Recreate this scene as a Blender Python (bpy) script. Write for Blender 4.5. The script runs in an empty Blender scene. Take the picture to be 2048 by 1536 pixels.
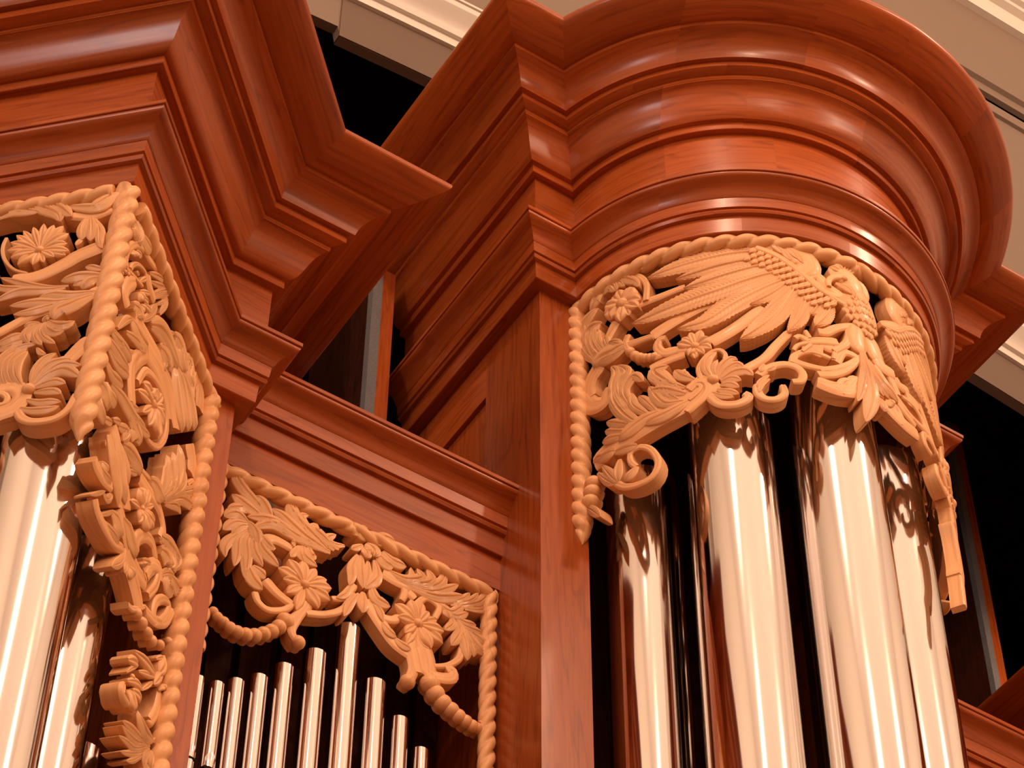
import bpy, math, random
import numpy as np
from mathutils import Vector, Matrix

S = bpy.context.scene
COL = S.collection
PI = math.pi
random.seed(7)

# ------------------------------------------------------------------ camera, light, exposure
# metres; origin under the middle of the round tower, +Y into the organ, floor at z = 0
CAM_LOC=(-3.33319,-3.94336,1.60000)
CAM_RIGHT=(0.837972,-0.545687,0.005367)
CAM_DOWN=(0.420819,0.639898,-0.642994)
CAM_FWD=(0.347439,0.541070,0.765852)
FOCAL_MM=92.6414

cd = bpy.data.cameras.new('camera'); cam = bpy.data.objects.new('camera', cd); COL.objects.link(cam)
m = Matrix((CAM_RIGHT, tuple(-c for c in CAM_DOWN), tuple(-c for c in CAM_FWD))).transposed().to_4x4()
m.translation = Vector(CAM_LOC); cam.matrix_world = m
cd.sensor_width = 36; cd.lens = FOCAL_MM; cd.clip_end = 200
S.camera = cam
w = bpy.data.worlds.new('world'); S.world = w; w.use_nodes = True
w.node_tree.nodes['Background'].inputs[0].default_value = (1, .7, .5, 1)
w.node_tree.nodes['Background'].inputs[1].default_value = .0
S.view_settings.view_transform = 'Standard'; S.view_settings.look = 'None'
S.view_settings.gamma = 1; S.view_settings.use_curve_mapping = False
S.view_settings.exposure = -1.5
S.cycles.use_denoising = True
S.cycles.max_bounces = 8; S.cycles.glossy_bounces = 5; S.cycles.diffuse_bounces = 4
S.cycles.caustics_reflective = True; S.cycles.blur_glossy = 1.0; S.cycles.caustics_refractive = False
S.cycles.sample_clamp_indirect = 6
WARM = (1.0, .64, .43)
def lamp(name, loc, r, power, col=WARM):
    l = bpy.data.lights.new(name, 'POINT'); l.energy = power; l.shadow_soft_size = r; l.color = col
    o = bpy.data.objects.new(name, l); COL.objects.link(o); o.location = loc
# pendant lamps of the nave, hung below its ceiling in front of the organ
for x, y, z, p in ((-3.3, -4.3, 12.6, 1500), (3.2, -4.1, 12.6, 1350), (-3.3, -7.8, 12.6, 1900), (3.2, -8.0, 12.6, 2300), (-3.3, -12, 12.6, 1350), (3.2, -12, 12.6, 1350), (-3.3, -17, 12.6, 900), (3.2, -17, 12.6, 900)):
    lamp('nave_lamp', (x, y, z), .27, p)

# tall side window of the nave, on its left wall
wl = bpy.data.lights.new('side_window', 'AREA'); wl.shape = 'RECTANGLE'; wl.size = 1.0; wl.size_y = 1.9; wl.energy = 420; wl.color = (1, .80, .76)
wo = bpy.data.objects.new('side_window', wl); COL.objects.link(wo); wo.location = (-8.95, -4.5, 9.0); wo.rotation_euler = (PI/2, 0, -PI/2)

# ------------------------------------------------------------------ materials
def new_mat(name):
    M_ = bpy.data.materials.new(name); M_.use_nodes = True
    nt = M_.node_tree; b = nt.nodes['Principled BSDF']
    return M_, nt, b
def wood(name, c_dark, c_mid, c_light, rough, coat, grain=1.0, tone=.25, bump=.15, spec=.3):
    M_, nt, b = new_mat(name); N = nt.nodes.new; L = nt.links.new
    uv = N('ShaderNodeUVMap'); uv.uv_map = 'UVMap'
    oi = N('ShaderNodeObjectInfo')
    off = N('ShaderNodeVectorMath'); off.operation = 'ADD'
    mul = N('ShaderNodeVectorMath'); mul.operation = 'SCALE'; mul.inputs['Scale'].default_value = 37.0
    comb = N('ShaderNodeCombineXYZ'); L(oi.outputs['Random'], comb.inputs[0]); L(oi.outputs['Random'], comb.inputs[1])
    L(comb.outputs[0], mul.inputs[0]); L(uv.outputs[0], off.inputs[0]); L(mul.outputs[0], off.inputs[1])
    mp = N('ShaderNodeMapping'); mp.inputs['Scale'].default_value = (1.6, 26 * grain, 1); L(off.outputs[0], mp.inputs[0])
    n1 = N('ShaderNodeTexNoise'); n1.inputs['Scale'].default_value = 3.0; n1.inputs['Detail'].default_value = 5; L(mp.outputs[0], n1.inputs['Vector'])
    mp2 = N('ShaderNodeMapping'); mp2.inputs['Scale'].default_value = (.55, 5 * grain, 1); L(off.outputs[0], mp2.inputs[0])
    n2 = N('ShaderNodeTexNoise'); n2.inputs['Scale'].default_value = 2.2; n2.inputs['Detail'].default_value = 2; n2.inputs['Distortion'].default_value = .6; L(mp2.outputs[0], n2.inputs['Vector'])
    wv = N('ShaderNodeMath'); wv.operation = 'MULTIPLY'; wv.inputs[1].default_value = 46; L(n2.outputs['Fac'], wv.inputs[0])
    sn = N('ShaderNodeMath'); sn.operation = 'SINE'; L(wv.outputs[0], sn.inputs[0])
    pw = N('ShaderNodeMapRange'); pw.inputs['From Min'].default_value = .55; pw.inputs['From Max'].default_value = 1; pw.inputs['To Min'].default_value = 0; pw.inputs['To Max'].default_value = .22; L(sn.outputs[0], pw.inputs['Value'])
    mix = N('ShaderNodeMath'); mix.operation = 'SUBTRACT'; L(n1.outputs['Fac'], mix.inputs[0]); L(pw.outputs[0], mix.inputs[1])
    rp = N('ShaderNodeValToRGB'); L(mix.outputs[0], rp.inputs[0])
    e = rp.color_ramp.elements; e[0].position = .12; e[0].color = (*c_dark, 1); e[1].position = .78; e[1].color = (*c_light, 1)
    x = e.new(.46); x.color = (*c_mid, 1)
    tn = N('ShaderNodeMapRange'); tn.inputs['To Min'].default_value = 1 - tone; tn.inputs['To Max'].default_value = 1 + tone; L(oi.outputs['Random'], tn.inputs['Value'])
    hs = N('ShaderNodeHueSaturation'); L(rp.outputs[0], hs.inputs['Color']); L(tn.outputs[0], hs.inputs['Value'])
    L(hs.outputs[0], b.inputs['Base Color'])
    b.inputs['Roughness'].default_value = rough; b.inputs['Coat Weight'].default_value = coat; b.inputs['Coat Roughness'].default_value = .14; b.inputs['Specular IOR Level'].default_value = spec
    if bump:
        bp = N('ShaderNodeBump'); bp.inputs['Strength'].default_value = bump; bp.inputs['Distance'].default_value = .0006
        L(n1.outputs['Fac'], bp.inputs['Height']); L(bp.outputs[0], b.inputs['Normal'])
    return M_
CHERRY = wood('cherry_wood', (.24, .047, .0095), (.345, .074, .0135), (.41, .098, .020), .27, .03, tone=.14, spec=.30)
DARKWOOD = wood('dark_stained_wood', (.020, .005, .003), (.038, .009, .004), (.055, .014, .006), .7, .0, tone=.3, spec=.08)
LIME = wood('pale_carving_wood', (.60, .29, .125), (.75, .395, .18), (.83, .47, .235), .45, .06, grain=.8, tone=.04, bump=.25)
def plain(name, col, rough=.7, noise=.08, scale=9.0, metallic=0.0, spec=.3):
    M_, nt, b = new_mat(name); N = nt.nodes.new; L = nt.links.new
    tc = N('ShaderNodeTexCoord'); n = N('ShaderNodeTexNoise'); n.inputs['Scale'].default_value = scale; n.inputs['Detail'].default_value = 4
    L(tc.outputs['Object'], n.inputs['Vector'])
    mr = N('ShaderNodeMapRange'); mr.inputs['To Min'].default_value = 1 - noise; mr.inputs['To Max'].default_value = 1 + noise; L(n.outputs['Fac'], mr.inputs['Value'])
    hs = N('ShaderNodeHueSaturation'); hs.inputs['Color'].default_value = (*col, 1); L(mr.outputs[0], hs.inputs['Value'])
    L(hs.outputs[0], b.inputs['Base Color']); b.inputs['Roughness'].default_value = rough; b.inputs['Metallic'].default_value = metallic; b.inputs['Specular IOR Level'].default_value = spec
    return M_
PAINT = plain('tan_wall_paint', (.175, .127, .096), .55, .03, 2.0)
LINTEL_BAND = plain('brown_lintel_band', (.115, .075, .052), .55, .04, 3.0)  # band along the arch edge, toned darker than the wall above
NAVE = plain('nave_wall_paint', (.72, .68, .62), .7, .03, 2.0)
TRIMP = plain('cream_trim_paint', (.58, .53, .47), .35, .02, 2.0)
CEILP = plain('ceiling_paint', (.70, .675, .645), .8, .02, 1.0)
FLOORP = plain('floor_boards', (.30, .17, .09), .5, .1, 1.5)
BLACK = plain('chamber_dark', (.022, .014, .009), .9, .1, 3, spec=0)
FELT = plain('grey_felt', (.15, .15, .16), .95, .35, 160)
def metal():
    M_, nt, b = new_mat('polished_tin'); N = nt.nodes.new; L = nt.links.new
    tc = N('ShaderNodeTexCoord'); mp = N('ShaderNodeMapping'); mp.inputs['Scale'].default_value = (14, 14, .35)
    n = N('ShaderNodeTexNoise'); n.inputs['Scale'].default_value = 2.5; n.inputs['Detail'].default_value = 3
    L(tc.outputs['Object'], mp.inputs[0]); L(mp.outputs[0], n.inputs['Vector'])
    mr = N('ShaderNodeMapRange'); mr.inputs['To Min'].default_value = .065; mr.inputs['To Max'].default_value = .12; L(n.outputs['Fac'], mr.inputs['Value'])
    L(mr.outputs[0], b.inputs['Roughness'])
    b.inputs['Base Color'].default_value = (.77, .735, .725, 1); b.inputs['Metallic'].default_value = 1
    bp = N('ShaderNodeBump'); bp.inputs['Strength'].default_value = .08; bp.inputs['Distance'].default_value = .002; L(n.outputs['Fac'], bp.inputs['Height']); L(bp.outputs[0], b.inputs['Normal'])
    return M_
TIN = metal()

# ------------------------------------------------------------------ helpers
class MB:
    """collects vertices, faces, uv and smooth flags for one mesh"""
    def __init__(s): s.v = []; s.f = []; s.uv = []; s.sm = []
    def grid(s, rows, us=None, vs=None, smooth=True, closed=False):
        n = len(rows); k = len(rows[0]); b0 = len(s.v)
        for r in rows: s.v.extend([tuple(p) for p in r])
        kk = k if closed else k - 1
        for i in range(n - 1):
            for j in range(kk):
                j2 = (j + 1) % k
                s.f.append((b0 + i*k + j, b0 + i*k + j2, b0 + (i+1)*k + j2, b0 + (i+1)*k + j)); s.sm.append(smooth)
                u0 = us[i] if us else i; u1 = us[i+1] if us else i + 1
                v0 = vs[j] if vs else j; v1 = (vs[j+1] if j + 1 < len(vs) else vs[j] + (vs[j] - vs[j-1])) if vs else j + 1
                s.uv.extend([(u0, v0), (u0, v1), (u1, v1), (u1, v0)])
    def poly(s, pts, smooth=False, uvs=None):
        b0 = len(s.v); s.v.extend([tuple(p) for p in pts]); s.f.append(tuple(range(b0, b0 + len(pts)))); s.sm.append(smooth)
        s.uv.extend(uvs or [(p[0] + p[1], p[2]) for p in pts])
    def box(s, x0, x1, y0, y1, z0, z1, bev=.002):
        P = [(x, y, z) for x in (x0, x1) for y in (y0, y1) for z in (z0, z1)]
        L_ = [x1-x0, y1-y0, z1-z0]; ax = L_.index(max(L_)); oth = [a for a in (0, 1, 2) if a != ax]
        for q in ((0,1,3,2), (4,6,7,5), (0,4,5,1), (2,3,7,6), (0,2,6,4), (1,5,7,3)):
            pts = [P[i] for i in q]
            s.poly(pts, uvs=[(p[ax], p[oth[0]] + p[oth[1]]) for p in pts])
    def build(s, name, mat, parent=None):
        me = bpy.data.meshes.new(name); me.from_pydata(s.v, [], s.f)
        uvl = me.uv_layers.new(name='UVMap'); uvl.data.foreach_set('uv', [c for p in s.uv for c in p])
        me.polygons.foreach_set('use_smooth', s.sm); me.materials.append(mat); me.update()
        o = bpy.data.objects.new(name, me); COL.objects.link(o)
        if parent: o.parent = parent; o.matrix_parent_inverse = Matrix.Translation(-parent.location)
        return o
def thing(name, label, cat, loc=(0, 0, 0), group=None):
    o = bpy.data.objects.new(name, None); COL.objects.link(o); o.location = loc; o.empty_display_size = .1
    o['label'] = label; o['category'] = cat
    if group: o['group'] = group
    return o
def tag(o, label, cat, group=None):
    o['label'] = label; o['category'] = cat
    if group: o['group'] = group
    return o
def struct(name, bm, mat, label=None, parent=None):
    o = bm.build(name, mat, parent)
    if not parent:
        o['kind'] = 'structure'
        if label: o['label'] = label
    return o
def bevel(o, wdt=.002, seg=1):
    b = o.modifiers.new('bevel', 'BEVEL'); b.width = wdt; b.segments = seg; b.limit_method = 'ANGLE'; b.angle_limit = .6
def box(name, mat, parent, *a, bev=.0015):
    b = MB(); b.box(*a); o = b.build(name, mat, parent)
    if bev: bevel(o, bev)
    return o

# ------------------------------------------------------------------ levels and plan
Z_ROUND = 7.667      # underside of the round tower's entablature
Z_POINT = 6.563      # underside of the pointed towers' entablature
Z_RAIL = Z_ROUND - .9621
CX = 2.145           # pointed towers stand at x = -CX and +CX
BACK = .71
R_TOWER = .568
Z_IMPOST = 3.9

# entablature, one closed section (p outward, z up) per moulding, bottom to top
MOULDINGS = [
 ('fascia', [(-.03, 0), (.035, 0), (.037, .002), (.040, .066), (-.03, .066)]),
 ('bead', [(-.03, .066), (.042, .066), (.0515, .0685), (.0555, .0765), (.0525, .0845), (.046, .088), (.046, .0895), (-.03, .0895)]),
 ('band', [(-.03, .0895), (.054, .0895), (.0565, .091), (.0600, .1285), (-.03, .1285)]),
 ('lower_cyma', [(-.03, .1285), (.061, .1285), (.0655, .134), (.069, .144), (.076, .155), (.086, .165), (.097, .1715), (.106, .176), (.110, .182), (.110, .187), (.107, .188), (.107, .191), (.112, .1915), (.1135, .193), (.1135, .205), (.112, .2063), (-.03, .2063)]),
 ('frieze', [(-.03, .2063), (.0425, .2063), (.0435, .452), (-.03, .452)]),
 ('lower_ogee', [(-.03, .4487), (.0635, .4487), (.065, .450), (.065, .4805), (.0694, .4805), (.079, .482), (.0865, .489), (.0945, .501), (.102, .519), (.109, .537), (.117, .554), (.127, .568), (.138, .576), (.1462, .5785), (.1462, .5825), (.148, .5835), (.148, .5936), (-.03, .5936)]),
 ('corona', [(-.03, .5936), (.136, .5936), (.1765, .6042), (.1775, .6055), (.1777, .6295), (.176, .631), (-.03, .631)]),
 ('upper_cove', [(-.03, .631), (.1935, .631), (.1955, .640), (.199, .652), (.2055, .666), (.215, .679), (.2275, .690), (.242, .698), (.2575, .7025), (.260, .704), (.260, .720), (.2585, .721), (-.03, .721)]),
 ('crown', [(-.03, .721), (.264, .721), (.278, .722), (.298, .7265), (.318, .735), (.338, .7455), (.356, .756), (.371, .766), (.3765, .773), (.378, .780), (.3765, .787), (.372, .792), (.364, .795), (-.03, .797)]),
]
ZMAP_R = ([0, .2063, .4487, .4816, .5826, .5936, .6048, .631, .7027, .721, .797], [0, .212, .4757, .509, .6255, .639, .648, .669, .7515, .769, .862])
def zr(z): return float(np.interp(z, *ZMAP_R))

def solid_sweep(mb, prof, pos, ts, us):
    """prof closed section; pos(p, z, t) -> point; stations ts along the run, us metres along it"""
    cum = [0]
    for a, b in zip(prof, prof[1:] + prof[:1]): cum.append(cum[-1] + math.hypot(a[0]-b[0], a[1]-b[1]))
    n = len(prof)
    for j in range(n):
        a = prof[j]; b = prof[(j+1) % n]
        # smooth only along gently turning stretches: every facet gets own vertices, normals come from the small turn
        rows = [[pos(*a, t), pos(*b, t)] for t in ts]
        mb.grid(rows, us, [cum[j], cum[j+1]], smooth=False)
    mb.poly([pos(*q, ts[0]) for q in prof][::-1], uvs=[(q[0], q[1]) for q in prof][::-1]); mb.poly([pos(*q, ts[-1]) for q in prof], uvs=[(q[0], q[1]) for q in prof])
def weld_smooth(o, ang=35):
    me = o.data
    import bmesh
    bm = bmesh.new(); bm.from_mesh(me); bmesh.ops.remove_doubles(bm, verts=bm.verts, dist=1e-5)
    bmesh.ops.recalc_face_normals(bm, faces=bm.faces)
    for f in bm.faces: f.smooth = True
    for e in bm.edges:
        if len(e.link_faces) == 2: e.smooth = e.calc_face_angle() < math.radians(ang)
        else: e.smooth = False
    bm.to_mesh(me); bm.free(); me.update()

def run_straight(parent, name, prof, z0, A, B, mA, mB, zf=lambda z: z, mat=None):
    """moulding from plan point A to B; mA, mB are the plan offsets per metre of projection"""
    mb = MB(); ln = math.hypot(B[0]-A[0], B[1]-A[1]); k = 2
    def pos(p, z, t):
        return (A[0]+(B[0]-A[0])*t + p*(mA[0]+(mB[0]-mA[0])*t), A[1]+(B[1]-A[1])*t + p*(mA[1]+(mB[1]-mA[1])*t), z0 + zf(z))
    solid_sweep(mb, prof, pos, [0, 1], [0, ln])
    o = mb.build(name, mat or CHERRY, parent); weld_smooth(o); return o
def run_round(parent, name, prof, z0, t0, t1, zf, n):
    mb = MB()
    def pos(p, z, t):
        r = R_TOWER + p; fe = math.acos(max(-1, min(1, p / r))) if p > -.5 else PI/2
        a = fe * t; return (r*math.sin(a), -r*math.cos(a), z0 + zf(z))
    ts = [t0 + (t1-t0)*i/n for i in range(n+1)]
    solid_sweep(mb, prof, pos, ts, [t*R_TOWER*PI/2 for t in ts])
    o = mb.build(name, CHERRY, parent); weld_smooth(o); return o

def entablature(tower, kind, cx):
    rng = random.Random(int(cx*10) + 50)
    z0 = Z_ROUND if kind == 'round' else Z_POINT
    zf = zr if kind == 'round' else (lambda z: z)
    hw = .708 if kind == 'round' else .529
    for name, prof in MOULDINGS:
        for s in (-1, 1):
            run_straight(tower, name, prof, z0, (cx+s*hw, BACK), (cx+s*hw, 0), (s, 0), (s, -1), zf)      # side return
        if kind == 'round':
            for s in (-1, 1):
                # short flat front from the outer mitre to the inner mitre with the round part
                mb = MB()
                def pos(p, z, t, s=s):
                    xo = hw + p; xi = math.sqrt(max(0, R_TOWER**2 + 2*R_TOWER*p))
                    return (cx + s*(xo + (xi-xo)*t), -p, z0 + zf(z))
                solid_sweep(mb, prof, pos, [0, 1], [0, .15]); o = mb.build(name, CHERRY, tower); weld_smooth(o)
            # the round part is glued up of staves
            cuts = [-1]; st = rng.uniform(.18, .42)
            while cuts[-1] + st < .9: cuts.append(cuts[-1] + st); st = rng.uniform(.26, .42)
            cuts.append(1)
            for a, b in zip(cuts, cuts[1:]): run_round(tower, name, prof, z0, a, b, zf, max(6, int((b-a)*44)))
        else:
            k = math.tan(PI/8)
            for s in (-1, 1):
                run_straight(tower, name, prof, z0, (cx+s*hw, 0), (cx+s*(hw-.111), 0), (s, -1), (s*k, -1), zf)
                run_straight(tower, name, prof, z0, (cx+s*(hw-.111), 0), (cx, -.418), (s*k, -1), (0, -math.sqrt(2)), zf)
    # closing boards
    mb = MB()
    if kind == 'round': pl = [(cx-hw, BACK), (cx-hw, 0)] + [(cx+R_TOWER*math.sin(a), -R_TOWER*math.cos(a)) for a in [(-90+10*i)*PI/180 for i in range(19)]] + [(cx+hw, 0), (cx+hw, BACK)]
    else: pl = [(cx-hw, BACK), (cx-hw, 0), (cx-hw+.111, 0), (cx, -.418), (cx+hw-.111, 0), (cx+hw, 0), (cx+hw, BACK)]
    zt = z0 + zf(.40); pl = [(cx + (x-cx)*.97, y*.97) for x, y in pl]
    mb.poly([(x, y, zt) for x, y in pl]); mb.poly([(x, y, zt+.02) for x, y in pl][::-1])
    for a, b in zip(pl, pl[1:] + pl[:1]): mb.poly([(*a, zt), (*b, zt), (*b, zt+.02), (*a, zt+.02)])
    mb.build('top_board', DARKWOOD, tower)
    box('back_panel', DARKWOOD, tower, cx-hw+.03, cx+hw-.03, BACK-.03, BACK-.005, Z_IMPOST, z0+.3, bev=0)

# ------------------------------------------------------------------ the towers
lt = thing('organ_tower', 'pointed cherry organ tower on the left with a lower cornice than the round one', 'organ tower', (-CX, .3, 0))
entablature(lt, 'pointed', -CX)
ct = thing('organ_tower', 'tall round cherry organ tower with a curved stepped cornice, holding four big pipes', 'organ tower', (0, .3, 0))
entablature(ct, 'round', 0.0)
rt = thing('organ_tower', 'dark edge of a further cherry organ tower behind the round one at the right margin', 'organ tower', (CX, .3, 0))
entablature(rt, 'pointed', CX)
def tower_body(t, cx, hw, pw, z0):
    for s in (-1, 1):
        xs = sorted((cx+s*hw, cx+s*(hw-pw)))
        box('post', CHERRY, t, xs[0], xs[1], 0, .24, Z_IMPOST, z0, bev=.003)
        ys = sorted((cx+s*hw, cx+s*(hw-.022)))
        box('stile', CHERRY, t, ys[0], ys[1], .24, .285, Z_IMPOST, z0, bev=0)
        box('stile', CHERRY, t, ys[0], ys[1], .62, BACK, Z_IMPOST, z0, bev=.002)
        box('rail', CHERRY, t, ys[0], ys[1], .285, .62, z0-.20, z0, bev=.002)
        ps = sorted((cx+s*(hw-.014), cx+s*(hw-.03)))
        box('side_panel', CHERRY, t, ps[0], ps[1], .26, .66, Z_IMPOST, z0-.12, bev=0)
    box('impost', CHERRY, t, cx-hw-.05, cx+hw+.05, -.70, BACK, Z_IMPOST-.12, Z_IMPOST, bev=.004)
    box('case_base', CHERRY, t, cx-hw, cx+hw, -.62, BACK, 0, Z_IMPOST-.12, bev=.004)
tower_body(lt, -CX, .529, .086, Z_POINT)
tower_body(rt, CX, .529, .086, Z_POINT)
tower_body(ct, 0.0, .708, .153, Z_ROUND)

# ------------------------------------------------------------------ the flat bays between the towers
def bay(cx, label):
    t = thing('organ_bay', label, 'organ bay', (cx, .3, 0))
    x0, x1 = cx-.454, cx+.454
    for name, prof in MOULDINGS[:4]:
        pr = [(max(p, -.03), z) for p, z in prof]
        run_straight(t, name, pr, Z_RAIL, (x0, .219), (x1, .219), (0, -1), (0, -1), lambda z: z*1.045)
    box('frieze_board', CHERRY, t, x0, x1, .196, .245, Z_ROUND-1.0795, Z_RAIL+.001, bev=.001)
    rng = random.Random(int(cx*7))
    for k, y in enumerate((.50, .53)):
        x = x0 + .01 - k*.05
        while x < x1 - .06:
            wd = rng.uniform(.07, .10)
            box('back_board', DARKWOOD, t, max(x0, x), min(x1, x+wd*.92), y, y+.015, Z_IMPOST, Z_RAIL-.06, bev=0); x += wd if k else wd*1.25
    box('toe_board', CHERRY, t, x0, x1, .10, .55, Z_IMPOST-.1, Z_IMPOST, bev=.003)
    box('case_base', CHERRY, t, x0, x1, .12, BACK, 0, Z_IMPOST-.1, bev=.003)
    return t
bay(-1.162, 'flat cherry organ bay between the pointed and the round tower, over small pipes')
bay(1.162, 'cherry organ bay rail seen right of the round tower at the lower right')

# ------------------------------------------------------------------ carved work
SQ = math.sqrt(.5)
TIP = (-CX, -.418)
def surf(panel, u, v, h):
    if panel == 'L':
        k = .028 + h; return (TIP[0]-SQ*u-SQ*k, TIP[1]+SQ*u-SQ*k, Z_POINT+v)
    if panel == 'M':
        k = .028 + h; return (TIP[0]+SQ*u+SQ*k, TIP[1]+SQ*u-SQ*k, Z_POINT+v)
    if panel == 'B': return (u, .205-h, Z_ROUND+v)
    r = .57 + h; a = u/.57; return (r*math.sin(a), -r*math.cos(a), Z_ROUND+v)
DEPTH = {'L': .036, 'M': .036, 'B': .036, 'R': .036}
def spline(P, n):
    P = [np.array(p, float) for p in P]
    if len(P) == 2: P = [P[0], (P[0]+P[1])/2, P[1]]
    Q = [2*P[0]-P[1]] + P + [2*P[-1]-P[-2]]; out = []
    d = [0]
    for a, b in zip(P, P[1:]): d.append(d[-1] + float(np.linalg.norm(b-a)))
    for i in range(n+1):
        s = d[-1]*i/n; k = 0
        while k < len(P)-2 and s > d[k+1]: k += 1
        t = (s-d[k])/max(1e-9, d[k+1]-d[k])
        a, b, c, e = Q[k], Q[k+1], Q[k+2], Q[k+3]
        out.append(.5*((2*b) + (c-a)*t + (2*a-5*b+4*c-e)*t*t + (3*b-a-3*c+e)*t**3))
    return out, d[-1]
def wfun(kind, t):
    if kind == 'l':
        if t < .6: return .34 + .66*math.sin(PI/2*t/.6)
        return max(.05, max(0, math.cos((t-.6)/.4*PI/2))**.62)
    if kind == 'p':
        if t < .58: return .30 + .70*math.sin(PI/2*t/.58)
        return max(.05, max(0, math.cos((t-.58)/.42*PI/2))**.72)
    if kind == 'f':
        if t < .5: return .62 + .38*math.sin(PI/2*t/.5)
        return max(.05, max(0, math.cos(max(0, t-.5)/.5*PI/2))**.6)
    if kind == 'd': return max(.08, max(0, 1-abs(2*t-1)**3.0)**.55)
    return (1-.22*t) * (1 if .03 < t < .97 else .86)
def carve(mb, panel, kind, h, W, P, mirror=False):
    h = h/1000; W = W/1e4; sg = -1 if mirror else 1
    P = [(sg*P[i]/1e4, P[i+1]/1e4) for i in range(0, len(P), 2)]
    D = DEPTH[panel]
    if kind == 'b':                                                      # round boss
        (cu, cv) = P[0]; r = W/2; rows = []
        for i in range(8):
            a = PI*.70*i/7; rr = max(r*.02, r*math.sin(a)); hh = h - r*.25 + r*.95*math.cos(a)
            rows.append([surf(panel, cu+rr*math.cos(b), cv+rr*math.sin(b), hh) for b in [2*PI*j/14 for j in range(14)]])
        rr = r*.78; rows.append([surf(panel, cu+rr*math.cos(b), cv+rr*math.sin(b), -D*.8) for b in [2*PI*j/14 for j in range(14)]])
        mb.grid(rows, closed=True, us=[r*.3*i for i in range(9)], vs=[r*.4*j for j in range(15)]); return
    L0 = sum(math.hypot(a[0]-b[0], a[1]-b[1]) for a, b in zip(P, P[1:]))
    n = int(min(130, max(12, L0/.0022))) if kind == 'f' else int(min(26, max(9, L0/.008)))
    pts, L_ = spline(P, n)
    if kind == 'f': S_ = [-1 + .1*i for i in range(21)]
    elif kind == 'l': S_ = [-1, -.86, -.7, -.54, -.38, -.24, -.1, 0, .1, .24, .38, .54, .7, .86, 1]
    else: S_ = [-1, -.75, -.45, -.2, 0, .2, .45, .75, 1]
    bump = min(.36*W, .013); front = []; low = [[], []]
    for i, c in enumerate(pts):
        t = i/n; a = pts[max(0, i-1)]; b = pts[min(n, i+1)]; tg = b-a; tg = tg/max(1e-9, np.linalg.norm(tg)); nn = np.array([-tg[1], tg[0]])
        wd = W/2*wfun(kind, t); bb = min(bump, wd*.62); row = []
        for s in S_:
            if kind == 'l': q = bb*(.95*(1-s*s)**.6 - .80*math.exp(-(s/.13)**2) - .55*math.exp(-((abs(s)-.38)/.09)**2) - .5*math.exp(-((abs(s)-.70)/.09)**2)); q += .0035*(t-.3)
            elif kind == 'p': q = bb*(.9*(1-s*s)**.6 - .75*math.exp(-(s/.17)**2)) + .003*(t-.4)
            elif kind == 'f':
                q = .0045*(1-s*s) + .0035*math.exp(-(s/.09)**2) - .003*math.exp(-((abs(s)-.2)/.09)**2)
                if abs(s) > .12: q += .0020*math.sin(2*PI*(t*L_/.0125 + abs(s)*wd/.0058)) * min(1, (abs(s)-.1)*5)
            elif kind == 'd': q = .11*W*math.sqrt(max(0, 1-s*s))*wfun('d', t) - .003
            else: q = min(bump, .006)*(.85*(1-abs(s)**3.2)) - .0012*math.exp(-(s/.3)**2)
            jag = 0
            if kind == 'f' and abs(s) > .999: jag = .0009*math.sin(2*PI*t*L_/.0125)
            p = c + nn*(s*(wd+jag)); row.append(surf(panel, p[0], p[1], h+q))
        front.append(row)
        for k, s in ((0, -1), (1, 1)):
            p = c + nn*(s*wd); low[k].append(surf(panel, p[0], p[1], -D))
    us = [L_*i/n for i in range(n+1)]; vs = [W/2*(s+1) for s in S_]
    flip = mirror != (panel == 'L')
    def R_(rows): return [r[::-1] for r in rows] if flip else rows
    mb.grid(R_([r[::-1] for r in front]), us, vs, smooth=True)
    mb.grid(R_([[a[0], b] for a, b in zip(front, low[0])]), us, [0, D], smooth=True)
    mb.grid(R_([[b, a[-1]] for a, b in zip(front, low[1])]), us, [0, D], smooth=True)
    mb.grid(R_([[a, b] for a, b in zip(low[0], low[1])]), us, [0, W], smooth=False)
    for e, o_ in ((0, 1), (-1, 0)):
        r = front[e]; pts_ = r + [low[1][e], low[0][e]]
        mb.poly(pts_ if (o_ ^ flip) else pts_[::-1])

def rope(panel_pts, radius, spacing, name, parent, hand=1, taper=0.0, seg=.0035, strands=2):
    """twisted two-strand rope along a 3-D polyline"""
    P = [Vector(p) for p in panel_pts]; d = [0]
    for a, b in zip(P, P[1:]): d.append(d[-1] + (b-a).length)
    n = max(12, int(d[-1]/seg)); mb = MB(); rows = []; us = []
    k = 0; prevn = None
    for i in range(n+1):
        s = d[-1]*i/n
        while k < len(P)-2 and s > d[k+1]: k += 1
        t = (s-d[k])/max(1e-9, d[k+1]-d[k]); c = P[k].lerp(P[k+1], t); tg = (P[k+1]-P[k]).normalized()
        if prevn is None:
            ref = Vector((0, -1, 0)); prevn = (ref - tg*ref.dot(tg)).normalized()
        nn = (prevn - tg*prevn.dot(tg)).normalized(); prevn = nn; bn = tg.cross(nn)
        rr = radius
        if taper and s > d[-1]-taper:
            x = (s-(d[-1]-taper))/taper; rr = radius*max(.05, math.sqrt(max(0, 1-x*x)) if x < .4 else .9165*(1-(x-.4)/.6)**.8)
        row = []
        for j in range(24):
            a = 2*PI*j/24 + PI; ph = a*strands/2 - hand*PI*s/spacing
            q = rr*(.64 + .40*abs(math.sin(ph))**.62); row.append(c + nn*(q*math.cos(a)) + bn*(q*math.sin(a)))
        rows.append(row); us.append(s)
    mb.grid(rows, us, [.004*j for j in range(25)], closed=True)
    mb.poly(rows[0][::-1]); mb.poly(rows[-1])
    return mb.build(name, LIME, parent)

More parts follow.
